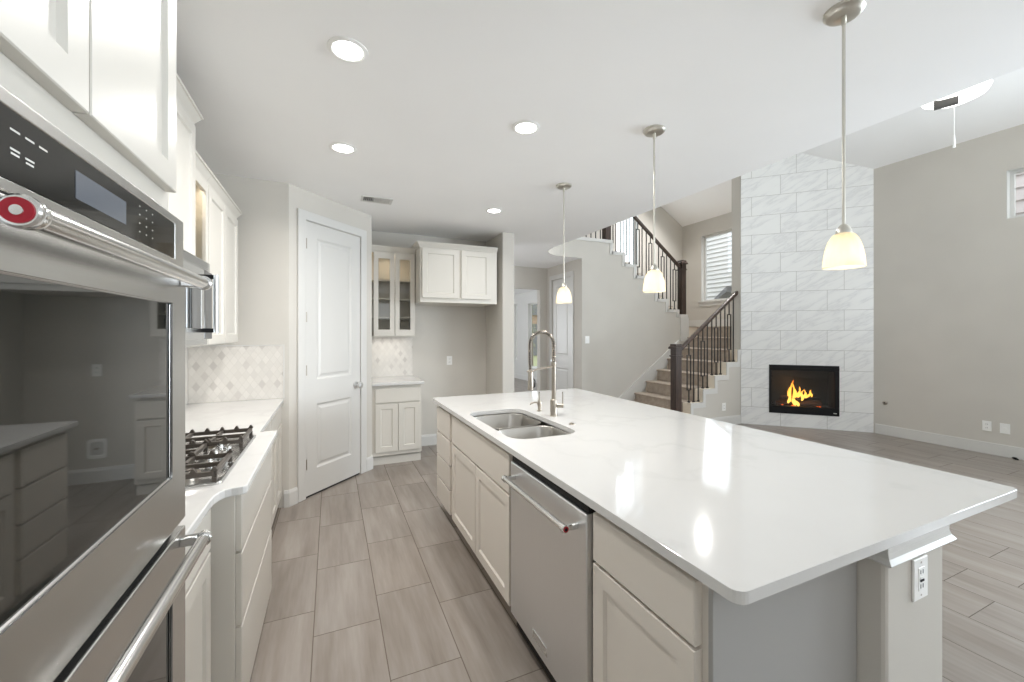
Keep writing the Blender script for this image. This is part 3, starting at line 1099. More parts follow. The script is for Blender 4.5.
# ================================================================== ALCOVE (faces -Y, u = X)
FA = Fr((0, 4.68, 0), (1, 0, 0))
ab = base_cab('base_cabinet', 'small white base cabinet in the alcove right of the pantry door', FA, 0.4015, 0.945, 0.60,
              [(0.440, 0.925, 0.692, 0.848)], [(0.440, 0.680, 0.150, 0.680), (0.686, 0.925, 0.150, 0.680)], toe=0.11)
link('plinth', MB().fbox(FA, 0.4015, 0.945, 0.0, 0.085, -0.058, -0.040), 'cab', ab)
tag(link('countertop', MB().box(0.402, 0.968, 4.630, 5.298, 0.884, CT), 'quartz', bevel=0.004), 'small white quartz countertop on the alcove base cabinet', 'countertop')
tag(link('backsplash', MB().box(0.402, 0.955, 5.288, 5.2995, CT + 0.001, 1.405), 'mosaic_x'), 'pale diamond mosaic backsplash under the alcove glass cabinet', 'backsplash')
FG = Fr((0, 4.97, 0), (1, 0, 0))
wall_cab('glass_wall_cabinet', 'white two-door glass wall cabinet in the alcove over the small counter', FG, 0.4015, 0.926, 1.41, 2.415, 0.328,
         [(0.450, 0.684, 1.425, 2.400), (0.690, 0.920, 1.425, 2.400)], (False, False), True, (1.647, 1.868, 2.09), rails=(0.052, 0.052, 0.075, 0.07))
wall_cab('fridge_wall_cabinet', 'white two-door cabinet hung high over the empty refrigerator space', FA, 0.93, 1.870, 1.815, 2.445, 0.618,
         [(0.950, 1.380, 1.865, 2.435), (1.412, 1.785, 1.865, 2.435)], (True, False))


# wall plates
def plate(name, label, cat, F, u, v, kind, n=0.0, w_=0.072, h_=0.118, group=None, parent=None):
    th = thing(name, label, cat, tuple(F.p(u, v, n)), group)
    link('plate', MB().slab(F, u - w_ / 2, u + w_ / 2, v - h_ / 2, v + h_ / 2, n + 0.0005, 0.006, 0.002), 'plate', th)
    if kind == 'outlet':
        for dv in (-0.022, 0.022):
            r = link('receptacle', MB().slab(F, u - 0.016, u + 0.016, v + dv - 0.014, v + dv + 0.014, n + 0.006, 0.002, 0.001), 'plate', th)
            for du in (-0.0065, 0.0065):
                link('slot', MB().fbox(F, u + du - 0.0015, u + du + 0.0015, v + dv - 0.005, v + dv + 0.006, n + 0.0078, n + 0.0084), 'slot', r)
    elif kind == 'gfci':
        r = link('receptacle', MB().slab(F, u - 0.017, u + 0.017, v - 0.034, v + 0.034, n + 0.006, 0.002, 0.001), 'plate', th)
        for dv in (-0.021, 0.021):
            for du in (-0.0065, 0.0065):
                link('slot', MB().fbox(F, u + du - 0.0018, u + du + 0.0018, v + dv - 0.006, v + dv + 0.006, n + 0.0078, n + 0.0084), 'slot', r)
        link('test_button', MB().fbox(F, u - 0.010, u + 0.010, v - 0.007, v - 0.001, n + 0.0078, n + 0.010), 'black_metal', r)
        link('reset_button', MB().fbox(F, u - 0.010, u + 0.010, v + 0.001, v + 0.007, n + 0.0078, n + 0.010), 'plate', r)
        for dv in (-0.048, 0.048):
            link('screw', MB().cyl(F.p(u, v + dv, n + 0.006), F.p(u, v + dv, n + 0.0072), 0.003, seg=10), 'nickel', th)
    elif kind == 'switch':
        r = link('rocker', MB().slab(F, u - 0.016, u + 0.016, v - 0.033, v + 0.033, n + 0.006, 0.003, 0.0015), 'plate', th)
    elif kind == 'blank':
        link('jack', MB().slab(F, u - 0.014, u + 0.014, v - 0.012, v + 0.012, n + 0.006, 0.003, 0.001), 'plate', th)
    return th


FAB = Fr((0, 5.3, 0), (1, 0, 0))
plate('wall_outlet', 'white outlet on the bare wall of the refrigerator alcove', 'outlet', FAB, 1.44, 1.095, 'outlet')
wb = thing('water_supply_box', 'white ice-maker water box low on the refrigerator alcove wall', 'water box', (1.437, 5.3, 0.327))
fr = [[V(x, y, z) for x, z in rrect(1.437 - a, 1.437 + a, 0.327 - b, 0.327 + b, r)] for a, b, r, y in ((0.075, 0.095, 0.03, 5.2995), (0.075, 0.095, 0.03, 5.292), (0.050, 0.068, 0.02, 5.292), (0.046, 0.064, 0.02, 5.2985))]
link('frame', MB().loft(fr, False, False), 'plate', wb)
link('recess', MB().box(1.395, 1.479, 5.2978, 5.2988, 0.268, 0.386), 'vent', wb)
link('valve', MB().cyl((1.437, 5.297, 0.33), (1.437, 5.275, 0.33), 0.010, seg=12).box(1.420, 1.454, 5.272, 5.277, 0.326, 0.334), 'nickel', wb)

# ================================================================== ISLAND (kitchen side faces -X, u = -Y)
FI = Fr((0.828, 0, 0), (0, -1, 0))       # u = -Y
ID = 1.418 - 0.828


def icab(name, label, y0, y1, drawers, doors):
    return base_cab(name, label, FI, -y1, -y0, ID, [(-b, -a, c, d) for a, b, c, d in drawers], [(-b, -a, c, d) for a, b, c, d in doors], 'island', top=0.8835, t=0.026)


icab('drawer_base_cabinet', 'greige four-drawer cabinet at the far end of the island', 2.915, 3.385,
     [(2.945, 3.345, 0.665, 0.858), (2.945, 3.345, 0.475, 0.654), (2.945, 3.345, 0.296, 0.465), (2.945, 3.345, 0.112, 0.286)], [])
# the sink cabinet is open inside so that the bowls hang free
sk_cab = thing('sink_base_cabinet', 'greige two-door sink cabinet beside the dishwasher', 'cabinet', (1.12, 2.38, 0))
sb = MB()
y0, y1 = 1.832, 2.913
sb.box(0.828, 1.418, y0, y0 + 0.018, 0.10, 0.8835).box(0.828, 1.418, y1 - 0.018, y1, 0.10, 0.8835).box(0.828, 1.418, y0 + 0.018, y1 - 0.018, 0.10, 0.118)
sb.box(1.40, 1.418, y0 + 0.018, y1 - 0.018, 0.118, 0.8835).box(0.828, 0.844, y0 + 0.018, y1 - 0.018, 0.118, 0.8835).box(0.882, 1.40, y0 + 0.002, y1 - 0.002, 0.0, 0.10)
link('body', sb, 'island', sk_cab)
link('false_drawer_front', MB().slab(FI, -2.885, -1.845, 0.665, 0.858, 0.0005, 0.026), 'island', sk_cab)
for a, b in ((1.845, 2.352), (2.360, 2.885)):
    link('door', MB().door(FI, -b, -a, 0.112, 0.654, 0.0005, 0.026), 'island', sk_cab)
icab('base_cabinet', 'greige drawer-and-door cabinet at the near end of the island', 0.702, 1.158,
     [(0.722, 1.140, 0.700, 0.858)], [(0.722, 1.140, 0.112, 0.690)])
# end panel
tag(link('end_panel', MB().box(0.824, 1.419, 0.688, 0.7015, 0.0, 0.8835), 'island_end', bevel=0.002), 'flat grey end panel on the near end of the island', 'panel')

# dishwasher
dw = thing('dishwasher', 'stainless dishwasher with bar handle built into the island', 'dishwasher', (1.12, 1.49, 0))
link('body', MB().box(0.834, 1.40, 1.168, 1.822, 0.02, 0.862), 'dark_gap', dw)
link('toe_panel', MB().box(0.876, 0.89, 1.170, 1.820, 0.0, 0.10), 'dark_gap', dw)
dd = link('door', MB().slab(FI, -1.815, -1.172, 0.105, 0.838, -0.006, 0.036, 0.004), 'steel_z', dw)
link('control_strip', MB().fbox(FI, -1.815, -1.172, 0.839, 0.866, -0.006, 0.020), 'black_metal', dw)
hb = link('handle', MB().cyl((0.745, 1.235, 0.778), (0.745, 1.752, 0.778), 0.0125, seg=20), 'steel_tube', dd, smooth=True)
for ya, yb in ((1.218, 1.240), (1.748, 1.770)):
    link('collar', MB().lathe([(0.0135, 0), (0.0155, 0.002), (0.0155, yb - ya - 0.002), (0.0135, yb - ya)], (0.745, ya, 0.778), (0, 1, 0), 20), 'steel_tube', hb, smooth=True)
    link('bracket', MB().box(0.745, 0.798, ya + 0.002, yb - 0.002, 0.768, 0.788), 'steel_tube', hb, bevel=0.003)
link('medallion', MB().lathe([(0.0105, 0), (0.0105, 0.0012)], (0.745, 1.2168, 0.778), (0, 1, 0), 20), 'red', hb)
link('medallion_centre', MB().lathe([(0.0055, 0), (0.0055, 0.0012)], (0.745, 1.2158, 0.778), (0, 1, 0), 16), 'black_metal', hb)
link('badge', MB().slab(FI, -1.575, -1.448, 0.150, 0.186, 0.0302, 0.003, 0.001), 'steel_tube', dd)

# pony wall behind the cabinets with its moulding under the counter
pw = thing('island_pony_wall', 'painted half wall carrying the island overhang, crown moulding at its top', 'half wall', (1.59, 2.0, 0))
link('wall_body', MB().box(1.422, 1.757, 0.62, 3.385, 0.0, 0.8835), 'wall', pw, bevel=0.012)
link('crown', MB().sweep([V(1.421, 0.700, 0.806), V(1.421, 0.619, 0.806), V(1.758, 0.619, 0.806), V(1.758, 3.386, 0.806)],
     [(0.0, 0.006), (0.008, 0.006), (0.018, 0.009), (0.021, 0.014), (0.018, 0.018), (0.012, 0.026), (0.008, 0.040), (0.008, 0.0772), (0.0, 0.0772)]), 'trim', pw)
plate('wall_outlet', 'white outlet with black button on the near end of the island half wall', 'outlet', Fr((0, 0.62, 0), (1, 0, 0)), 1.598, 0.733, 'gfci', 0.0005, 0.080, 0.122)

# island countertop with the sink cut-out
outer = rrect(0.780, 2.212, 0.586, 3.425, 0.028, 5)
SX0, SX1, SY0, SY1 = 0.850, 1.256, 1.888, 2.695
innr = rrect(SX0, SX1, SY0, SY1, 0.10, 8)
ct = MB()
lo = ct.loop([V(x, y, 0.885) for x, y in outer])
li = ct.loop([V(x, y, 0.885) for x, y in innr])
es = []
for L in (lo, li):
    for i in range(len(L)):
        es.append(ct.b.edges.new((L[i], L[(i + 1) % len(L)])))
bmesh.ops.triangle_fill(ct.b, use_beauty=True, use_dissolve=False, edges=es)
g = bmesh.ops.extrude_face_region(ct.b, geom=list(ct.b.faces))
bmesh.ops.translate(ct.b, verts=[x for x in g['geom'] if isinstance(x, bmesh.types.BMVert)], vec=(0, 0, CT - 0.885))
tag(link('countertop', ct, 'quartz', bevel=0.004), 'large white quartz island countertop with rounded corners', 'countertop')

# sink
sk = thing('double_bowl_sink', 'stainless undermount double bowl sink in the island', 'sink', (1.052, 2.285, 0.67))


def bowl(y0, y1):
    x0, x1 = SX0 + 0.004, SX1 - 0.004
    rings = []
    for z, e, r in ((0.8815, 0, 0.094), (0.876, 0.003, 0.092), (0.72, 0.012, 0.088), (0.69, 0.022, 0.08), (0.678, 0.045, 0.05), (0.674, 0.10, 0.03)):
        rings.append([V(x, y, z) for x, y in rrect(x0 + e, x1 - e, y0 + e, y1 - e, r, 6)])
    b = MB()
    L = [b.loop(r_) for r_ in rings]
    for p_, q_ in zip(L, L[1:]):
        b.bridge(p_, q_)
    b.b.faces.new(L[-1])
    o = link('bowl', b, 'steel_sink', sk, smooth=True)
    o.modifiers.new('thick', 'SOLIDIFY').thickness = 0.002
    link('drain', MB().lathe([(0.042, 0.0), (0.042, 0.002), (0.030, 0.001), (0.028, -0.002), (0, -0.002)], ((x0 + x1) / 2, (y0 + y1) / 2, 0.6765), seg=24), 'steel_tube', o, smooth=True)


YM = 2.275
bowl(SY0 + 0.004, YM - 0.012)
bowl(YM + 0.012, SY1 - 0.004)
link('divider', MB().box(SX0 + 0.03, SX1 - 0.03, YM - 0.011, YM + 0.011, 0.845, 0.872), 'steel_sink', sk, bevel=0.006)

# faucet
fc = thing('pull_down_faucet', 'brushed nickel spring-neck pull-down faucet behind the sink', 'faucet', (1.338, 2.34, CT))
fx, fy = 1.338, 2.34
link('base', MB().lathe([(0.026, 0.0005), (0.026, 0.004), (0.0225, 0.006), (0.0225, 0.105), (0.020, 0.110), (0.016, 0.113)], (fx, fy, CT), seg=28), 'nickel', fc, smooth=True)
link('post', MB().cyl((fx, fy, CT + 0.112), (fx, fy, 1.262), 0.0150, 0.0140, seg=24), 'nickel', fc, smooth=True)
link('handle_hub', MB().cyl((fx + 0.015, fy - 0.015, 0.985), (fx + 0.050, fy - 0.040, 0.985), 0.014, seg=18), 'nickel', fc, smooth=True)
link('lever', MB().cyl((fx + 0.046, fy - 0.037, 0.985), (fx + 0.046, fy - 0.037, 1.075), 0.0042, seg=12), 'nickel', fc, smooth=True)
link('collar', MB().lathe([(0.0165, 0), (0.0175, 0.004), (0.0175, 0.022), (0.0165, 0.026)], (fx, fy, 1.245), seg=24), 'nickel', fc, smooth=True)
# neck: up, over and down to the spray head
nk = []
cx, rr, zc = fx - 0.088, 0.088, 1.378
nk += [V(fx, fy, 1.262), V(fx, fy, 1.32)]
for i in range(0, 15):
    a = PI * i / 14
    nk.append(V(cx + rr * math.cos(a), fy, zc + rr * math.sin(a)))
nk += [V(fx - 0.176, fy, 1.30), V(fx - 0.172, fy, 1.222)]
link('hose', MB().tube(nk, 0.0065, 10), 'black_metal', fc, smooth=True)
# coil spring round the neck
path = []
for p0, p1 in zip(nk, nk[1:]):
    for k in range(6):
        path.append(p0.lerp(p1, k / 6))
path.append(nk[-1])
tot = [0]
for p0, p1 in zip(path, path[1:]):
    tot.append(tot[-1] + (p1 - p0).length)
coil = []
turns = 46
N = turns * 9
for i in range(N + 1):
    s = tot[-1] * i / N
    j = 0
    while j < len(tot) - 2 and tot[j + 1] < s:
        j += 1
    f = (s - tot[j]) / max(1e-6, tot[j + 1] - tot[j])
    p = path[j].lerp(path[j + 1], f)
    t_ = (path[min(j + 2, len(path) - 1)] - path[max(j - 1, 0)]).normalized()
    side = V(0, 1, 0)
    up = t_.cross(side)
    a = 2 * PI * i / 9
    coil.append(p + (side * math.cos(a) + up * math.sin(a)) * 0.0105)
link('spring', MB().tube(coil, 0.0030, 6), 'nickel', fc, smooth=True)
link('docking_arm', MB().tube([V(fx, fy, 1.238), V(fx - 0.06, fy, 1.235), V(fx - 0.12, fy, 1.226), V(fx - 0.154, fy, 1.216)], 0.0065, 10), 'nickel', fc, smooth=True)
link('dock_ring', MB().tube([V(fx - 0.172 + 0.019 * math.cos(a), fy + 0.019 * math.sin(a), 1.214) for a in [2 * PI * i / 20 for i in range(20)]], 0.005, 8, True), 'nickel', fc, smooth=True)
sh = link('spray_head', MB().lathe([(0.012, 0), (0.0165, -0.012), (0.0175, -0.10), (0.0200, -0.125), (0.0185, -0.132), (0.0, -0.132)], (fx - 0.170, fy, 1.226), seg=24), 'nickel', fc, smooth=True)
link('trigger', MB().tube([V(fx - 0.153, fy, 1.172), V(fx - 0.138, fy, 1.152), V(fx - 0.140, fy, 1.117), V(fx - 0.151, fy, 1.107)], 0.004, 8), 'black_metal', sh, smooth=True)

sd = thing('soap_dispenser', 'nickel soap dispenser pump beside the faucet', 'soap dispenser', (1.335, 2.535, CT))
link('base', MB().lathe([(0.020, 0.0005), (0.020, 0.005), (0.012, 0.010), (0.012, 0.03), (0.016, 0.045), (0.016, 0.06), (0.009, 0.075), (0.006, 0.08)], (1.335, 2.535, CT), seg=22), 'nickel', sd, smooth=True)
link('pump', MB().cyl((1.335, 2.535, CT + 0.08), (1.335, 2.535, CT + 0.135), 0.0055, 0.0045, seg=14), 'nickel', sd, smooth=True)
link('spout', MB().tube([V(1.335, 2.535, CT + 0.058), V(1.30, 2.535, CT + 0.062), V(1.272, 2.535, CT + 0.060), V(1.262, 2.535, CT + 0.050)], 0.0055, 10), 'nickel', sd, smooth=True)
abn = thing('air_switch_button', 'small round nickel button in the counter near the sink', 'button', (1.318, 2.085, CT))
link('ring', MB().lathe([(0.019, 0.0005), (0.019, 0.004), (0.016, 0.006), (0.014, 0.005)], (1.318, 2.085, CT), seg=24), 'nickel', abn, smooth=True)
link('plunger', MB().lathe([(0.011, 0.003), (0.011, 0.009), (0.009, 0.010)], (1.318, 2.085, CT), seg=20), 'nickel', abn, smooth=True)


# ================================================================== CEILING FIXTURES
def can_light(label, x, y, z, n=(0, 0, -1), power=6.6, group='recessed ceiling lights'):
    n = Vector(n).normalized()
    th = thing('recessed_light', label, 'ceiling light', (x, y, z), group)
    c = V(x, y, z)
    link('trim_ring', MB().lathe([(0.086, 0.0005), (0.086, 0.004), (0.070, 0.008), (0.062, 0.004)], c, n, 32, True, False), 'plate', th, smooth=True)
    link('lens', MB().lathe([(0.063, 0.0012), (0.063, 0.0046), (0.0, 0.0046)], c, n, 32), 'lamp', th)
    d = bpy.data.lights.new('recessed_lamp', 'AREA')
    d.shape, d.size, d.energy, d.color = 'DISK', 0.13, power, (1.0, 0.98, 0.95)
    d.spread = math.radians(150)
    o = bpy.data.objects.new('lamp_light', d)
    o.parent = th
    o.location = n * 0.012
    o.rotation_euler = n.to_track_quat('-Z', 'Y').to_euler()
    C.objects.link(o)
    return th


can_light('lit recessed ceiling light nearest the camera, above the oven end of the aisle', 0.069, 1.957, CE)
can_light('lit recessed ceiling light above the aisle in front of the pantry corner', 0.076, 3.005, CE)
can_light('lit recessed ceiling light over the island, between aisle and pendants', 1.093, 2.252, CE)
can_light('small lit recessed ceiling light farthest off, in front of the refrigerator alcove', 1.533, 3.911, CE, power=3.2)
can_light('lit recessed light in the sloped ceiling above the stair window', 6.55, 5.68, vault(6.55) - 0.001, (-0.5145, 0, -0.8575), 22)

vt = thing('ceiling_vent', 'white ceiling air vent with louvres in front of the pantry door', 'vent', (0.40, 4.04, CE))
vf = MB()
vx0, vx1, vy0, vy1 = 0.255, 0.535, 3.955, 4.125
for a, b, c, d in ((vx0, vx1, vy0, vy0 + 0.022), (vx0, vx1, vy1 - 0.022, vy1), (vx0, vx0 + 0.022, vy0 + 0.022, vy1 - 0.022), (vx1 - 0.022, vx1, vy0 + 0.022, vy1 - 0.022)):
    vf.box(a, b, c, d, CE - 0.008, CE - 0.0005)
link('frame', vf, 'vent', vt)
link('duct_opening', MB().box(vx0 + 0.02, vx1 - 0.02, vy0 + 0.02, vy1 - 0.02, CE - 0.0018, CE - 0.0006), 'vent_dark', vt)
for k in range(14):
    x = vx0 + 0.034 + k * 0.0165
    tl = 0.003 if k < 5 else (-0.0052 if k < 10 else -0.0062)
    s = MB().quadbox([V(x - tl - 0.001, vy0 + 0.021, CE - 0.010), V(x - tl + 0.001, vy0 + 0.021, CE - 0.010), V(x - tl + 0.001, vy1 - 0.021, CE - 0.010), V(x - tl - 0.001, vy1 - 0.021, CE - 0.010),
                      V(x + tl - 0.001, vy0 + 0.021, CE - 0.002), V(x + tl + 0.001, vy0 + 0.021, CE - 0.002), V(x + tl + 0.001, vy1 - 0.021, CE - 0.002), V(x + tl - 0.001, vy1 - 0.021, CE - 0.002)])
    link('louvre', s, 'vent', vt)

# pendants
PX, PY = 1.832, 0.932
pd = thing('pendant_light', 'pendant light nearest the camera, bell shade before the fireplace', 'pendant light', (PX, PY, CE), 'pendant lights over the island')
P0 = V(PX, PY, 0)
link('canopy', MB().lathe([(0.066, -0.0005), (0.066, -0.010), (0.058, -0.020), (0.050, -0.024), (0.0, -0.024)], (PX, PY, CE), seg=32), 'nickel_light', pd, smooth=True)
rod = link('rod', MB().cyl((PX, PY, CE - 0.023), (PX, PY, 1.882), 0.0058, seg=14).cyl((PX, PY, CE - 0.02), (PX, PY, CE - 0.055), 0.008, seg=14), 'nickel_light', pd, smooth=True)
link('socket_cap', MB().lathe([(0.008, 1.885), (0.014, 1.880), (0.025, 1.862), (0.027, 1.848), (0.025, 1.840), (0, 1.840)], P0, seg=28), 'nickel_light', pd, smooth=True)
prof = [(0.024, 1.850), (0.036, 1.842), (0.049, 1.820), (0.058, 1.790), (0.064, 1.755), (0.067, 1.716), (0.0645, 1.716), (0.0615, 1.755), (0.0555, 1.789), (0.0465, 1.818), (0.034, 1.838), (0.022, 1.846)]
ribs = MB()
rings = []
seg = 72
for r, z in prof:
    rings.append([V(PX + (r * (1 + 0.012 * math.cos(24 * t))) * math.cos(t), PY + (r * (1 + 0.012 * math.cos(24 * t))) * math.sin(t), z) for t in [2 * PI * i / seg for i in range(seg)]])
L = [ribs.loop(r) for r in rings]
for a, b in zip(L, L[1:]):
    ribs.bridge(a, b)
ribs.bridge(L[-1], L[0])
link('shade', ribs, 'shade', pd, smooth=True)
link('bulb', MB().lathe([(0.011, 1.839), (0.012, 1.828), (0.020, 1.805), (0.022, 1.790), (0.018, 1.775), (0.0, 1.769)], P0, seg=20), 'bulb', pd, smooth=True)
pl = bpy.data.lights.new('pendant_lamp', 'POINT')
pl.energy, pl.color, pl.shadow_soft_size = 0.26, (1, 0.90, 0.76), 0.02
plo = bpy.data.objects.new('lamp_light', pl)
plo.parent = pd
plo.location = (0, 0, 1.748 - CE)
C.objects.link(plo)
copy_tree(pd, (1.832, 1.955, CE), 'middle pendant light over the island, bell shade before the stair railing')
copy_tree(pd, (1.815, 3.000, CE), 'farthest pendant light over the island, bell shade before the hall door')

# ceiling fan in the great room
fxn, fyn, fzn = 5.0, 1.70, 3.49
fan = thing('ceiling_fan', 'ceiling fan with wide lit white bowl, dark blades and pull chain', 'ceiling fan', (fxn, fyn, vault(fxn)))
c0 = V(fxn, fyn, 0)
link('downrod', MB().cyl((fxn, fyn, vault(fxn) + 0.0), (fxn, fyn, fzn + 0.60), 0.015, seg=14), 'fan_white', fan, smooth=True)
link('canopy', MB().lathe([(0.02, vault(fxn) - 0.14), (0.07, vault(fxn) - 0.09), (0.075, vault(fxn) - 0.03)], c0, seg=24), 'fan_white', fan, smooth=True)
link('motor_housing', MB().lathe([(0.02, fzn + 0.66), (0.10, fzn + 0.64), (0.14, fzn + 0.58), (0.14, fzn + 0.50), (0.10, fzn + 0.46), (0.06, fzn + 0.42), (0.05, fzn + 0.14), (0.12, fzn + 0.11)], c0, seg=32), 'fan_white', fan, smooth=True)
link('light_bowl', MB().lathe([(0.12, fzn + 0.11), (0.205, fzn + 0.10), (0.22, fzn + 0.08), (0.20, fzn + 0.04), (0.13, fzn + 0.008), (0, fzn)], c0, seg=40), 'fan_light', fan, smooth=True)
FS = Fr((fxn - 0.09, fyn + 0.02, fzn - 0.025), (0.35, -0.937, 0))
link('blade_stand_in', MB().fbox(FS, -0.075, 0.075, -0.03, 0.05, -0.02, 0.02), 'fan_blade', fan, bevel=0.006)  # made-up dark box standing in for a blade across the bowl
for k in range(5):
    a = math.radians(198 + 72 * k)
    F_ = Fr((fxn, fyn, fzn + 0.52), (math.cos(a), math.sin(a), 0))
    bl = MB()
    bl.quadbox([F_.p(0.20, -0.006, 0.07), F_.p(0.66, -0.006, 0.085), F_.p(0.66, 0.012, -0.085), F_.p(0.20, 0.012, -0.07),
                F_.p(0.20, 0.002, 0.07), F_.p(0.66, 0.002, 0.085), F_.p(0.66, 0.020, -0.085), F_.p(0.20, 0.020, -0.07)])
    bo = link('blade', bl, 'fan_blade', fan, bevel=0.003)
    link('blade_iron', MB().fbox(F_, 0.13, 0.24, -0.004, 0.004, -0.018, 0.018), 'fan_white', bo)
link('pull_chain', MB().cyl((fxn, fyn, fzn), (fxn, fyn, fzn - 0.30), 0.003, seg=8).cyl((fxn, fyn, fzn - 0.30), (fxn, fyn, fzn - 0.40), 0.007, 0.010, seg=10), 'fan_white', fan, smooth=True)

# ================================================================== FIREPLACE INSERT
fi = thing('gas_fireplace', 'black gas fireplace insert with burning logs in the marble tile wall', 'fireplace', tuple(FF.p(0.845, 0.205, 0)))
u0, u1, v0, v1 = FB
fm = MB()
fm.fbox(FF, u0 + 0.001, u1 - 0.001, v1 - 0.085, v1 - 0.001, -0.05, 0.012).fbox(FF, u0 + 0.001, u1 - 0.001, v0 + 0.001, v0 + 0.115, -0.05, 0.012)
fm.fbox(FF, u0 + 0.001, u0 + 0.035, v0 + 0.115, v1 - 0.085, -0.05, 0.012).fbox(FF, u1 - 0.06, u1 - 0.001, v0 + 0.115, v1 - 0.085, -0.05, 0.012)
fm.fbox(FF, u0 + 0.001, u1 - 0.001, v1 - 0.05, v1 - 0.04, 0.012, 0.022)
link('frame', fm, 'black_metal', fi, bevel=0.003)
fbx = MB()
fbx.fbox(FF, u0 + 0.002, u1 - 0.002, v0 + 0.002, v1 - 0.002, -0.43, -0.42)
fbx.fbox(FF, u0 + 0.002, u0 + 0.012, v0 + 0.002, v1 - 0.002, -0.42, -0.052).fbox(FF, u1 - 0.012, u1 - 0.002, v0 + 0.002, v1 - 0.002, -0.42, -0.052)
fbx.fbox(FF, u0 + 0.012, u1 - 0.012, v0 + 0.002, v0 + 0.09, -0.42, -0.052).fbox(FF, u0 + 0.012, u1 - 0.012, v1 - 0.012, v1 - 0.002, -0.42, -0.052)
link('firebox', fbx, 'black_metal', fi)
link('glass_front', MB().fbox(FF, u0 + 0.036, u1 - 0.061, v0 + 0.116, v1 - 0.086, -0.012, -0.006), 'cab_glass', fi)
link('badge', MB().fbox(FF, u1 - 0.075, u1 - 0.035, v0 + 0.038, v0 + 0.048, 0.012, 0.014), 'legend', fi)


def log(ua, va, na, ub, vb, nb, r):
    pts = []
    rad = []
    for i in range(9):
        f = i / 8
        pts.append(FF.p(ua + (ub - ua) * f, va + (vb - va) * f + random.uniform(-.008, .008), na + (nb - na) * f + random.uniform(-.008, .008)))
        rad.append(r * random.uniform(0.85, 1.12))
    link('log', MB().tube(pts, rad, 10), 'log', fi, smooth=True)


log(0.52, 0.335, -0.20, 1.12, 0.345, -0.16, 0.036)
log(0.60, 0.345, -0.33, 1.15, 0.36, -0.30, 0.036)
log(0.75, 0.40, -0.17, 1.10, 0.47, -0.34, 0.030)
log(0.62, 0.43, -0.30, 0.83, 0.39, -0.15, 0.026)
em = MB()
for k in range(26):
    p = FF.p(random.uniform(0.55, 1.12), random.uniform(0.298, 0.315), random.uniform(-0.30, -0.12))
    em.lathe([(0.0, 0), (random.uniform(.012, .022), 0.008), (0.0, 0.018)], p, seg=7)
eo = link('ember_bed', em, 'ember', fi)
eo['kind'] = 'stuff'


def flame(u, v, n, h, r, lean):
    pts, rad = [], []
    ph = random.uniform(0, 6)
    for i in range(12):
        f = i / 11
        pts.append(FF.p(u + lean * f + 0.018 * math.sin(ph + 5 * f), v + h * f, n + 0.012 * math.cos(ph + 4 * f)))
        rad.append(max(0.002, r * (math.sin(PI * min(1, f * 1.15 + 0.10)) ** 0.8 if f < 0.78 else (1 - f) * 2.1)))
    link('flame', MB().tube(pts, rad, 10), 'flame', fi, smooth=True)


for args in ((0.725, 0.35, -0.24, 0.36, 0.026, 0.03), (0.765, 0.36, -0.21, 0.31, 0.028, 0.01), (0.80, 0.35, -0.22, 0.26, 0.030, 0.05), (0.75, 0.31, -0.14, 0.16, 0.028, 0.02), (0.80, 0.31, -0.14, 0.12, 0.024, -0.02),
             (0.86, 0.39, -0.20, 0.17, 0.022, 0.05), (0.90, 0.42, -0.22, 0.15, 0.019, 0.03), (0.95, 0.43, -0.22, 0.13, 0.018, 0.05), (1.00, 0.45, -0.24, 0.11, 0.014, 0.02), (0.70, 0.33, -0.18, 0.20, 0.020, -0.01)):
    flame(*args)
fl = bpy.data.lights.new('fire_glow', 'POINT')
fl.energy, fl.color, fl.shadow_soft_size = 2.0, (1, 0.5, 0.18), 0.08
flo = bpy.data.objects.new('fire_light', fl)
flo.parent = fi
flo.location = FF.p(0.8, 0.62, -0.10) - FF.p(0.845, 0.205, 0)
C.objects.link(flo)

# great room wall details (u of FRW = 6.99 - Y)
plate('wall_outlet', 'left white outlet of the pair low on the great room wall', 'outlet', FRW, YW - 2.185, 0.335, 'outlet', 0, 0.075, 0.118)
plate('cable_plate', 'right white cable plate of the pair low on the great room wall', 'wall plate', FRW, YW - 2.04, 0.332, 'blank', 0, 0.080, 0.118)
gk = thing('gas_key_valve', 'small round gas key plate on the wall right of the fireplace', 'gas valve', (XR, 3.18, 0.46))
link('escutcheon', MB().lathe([(0.030, 0.0005), (0.030, 0.004), (0.022, 0.010), (0.010, 0.012)], (XR, 3.18, 0.46), (-1, 0, 0), 20), 'nickel', gk, smooth=True)
link('key_hole', MB().lathe([(0.009, 0.011), (0.009, 0.014)], (XR, 3.18, 0.46), (-1, 0, 0), 12), 'slot', gk)
dst = thing('floor_cable_stub', 'short black cable stub lying at the foot of the great room wall', 'cable', (7.23, 1.95, 0))
link('cable', MB().tube([V(7.243, 1.975, 0.012), V(7.22, 1.95, 0.010), V(7.19, 1.92, 0.010)], 0.008, 8), 'black_metal', dst, smooth=True)
link('plug', MB().cyl((7.23, 1.96, 0.013), (7.21, 1.94, 0.013), 0.0125, seg=12), 'black_metal', dst)
plate('light_switch', 'white light switch on the stair wall by the hall corner', 'switch', Fr((0, 5.8, 0), (1, 0, 0)), 3.965, 1.345, 'switch', 0, 0.085, 0.125)
plate('wall_outlet', 'white outlet on the wall under the stairs', 'outlet', Fr((0, 4.53, 0), (1, 0, 0)), 5.665, 0.295, 'outlet', 0, 0.08, 0.122)

# ================================================================== STAIRCASE
RUN, RISE = 0.256, 0.198
st = thing('staircase', 'carpeted lower stair flight rising to the window landing', 'staircase', (5.5, 5.16, 0))


def tread_x(k):
    return 4.70 + (k - 1) * RUN


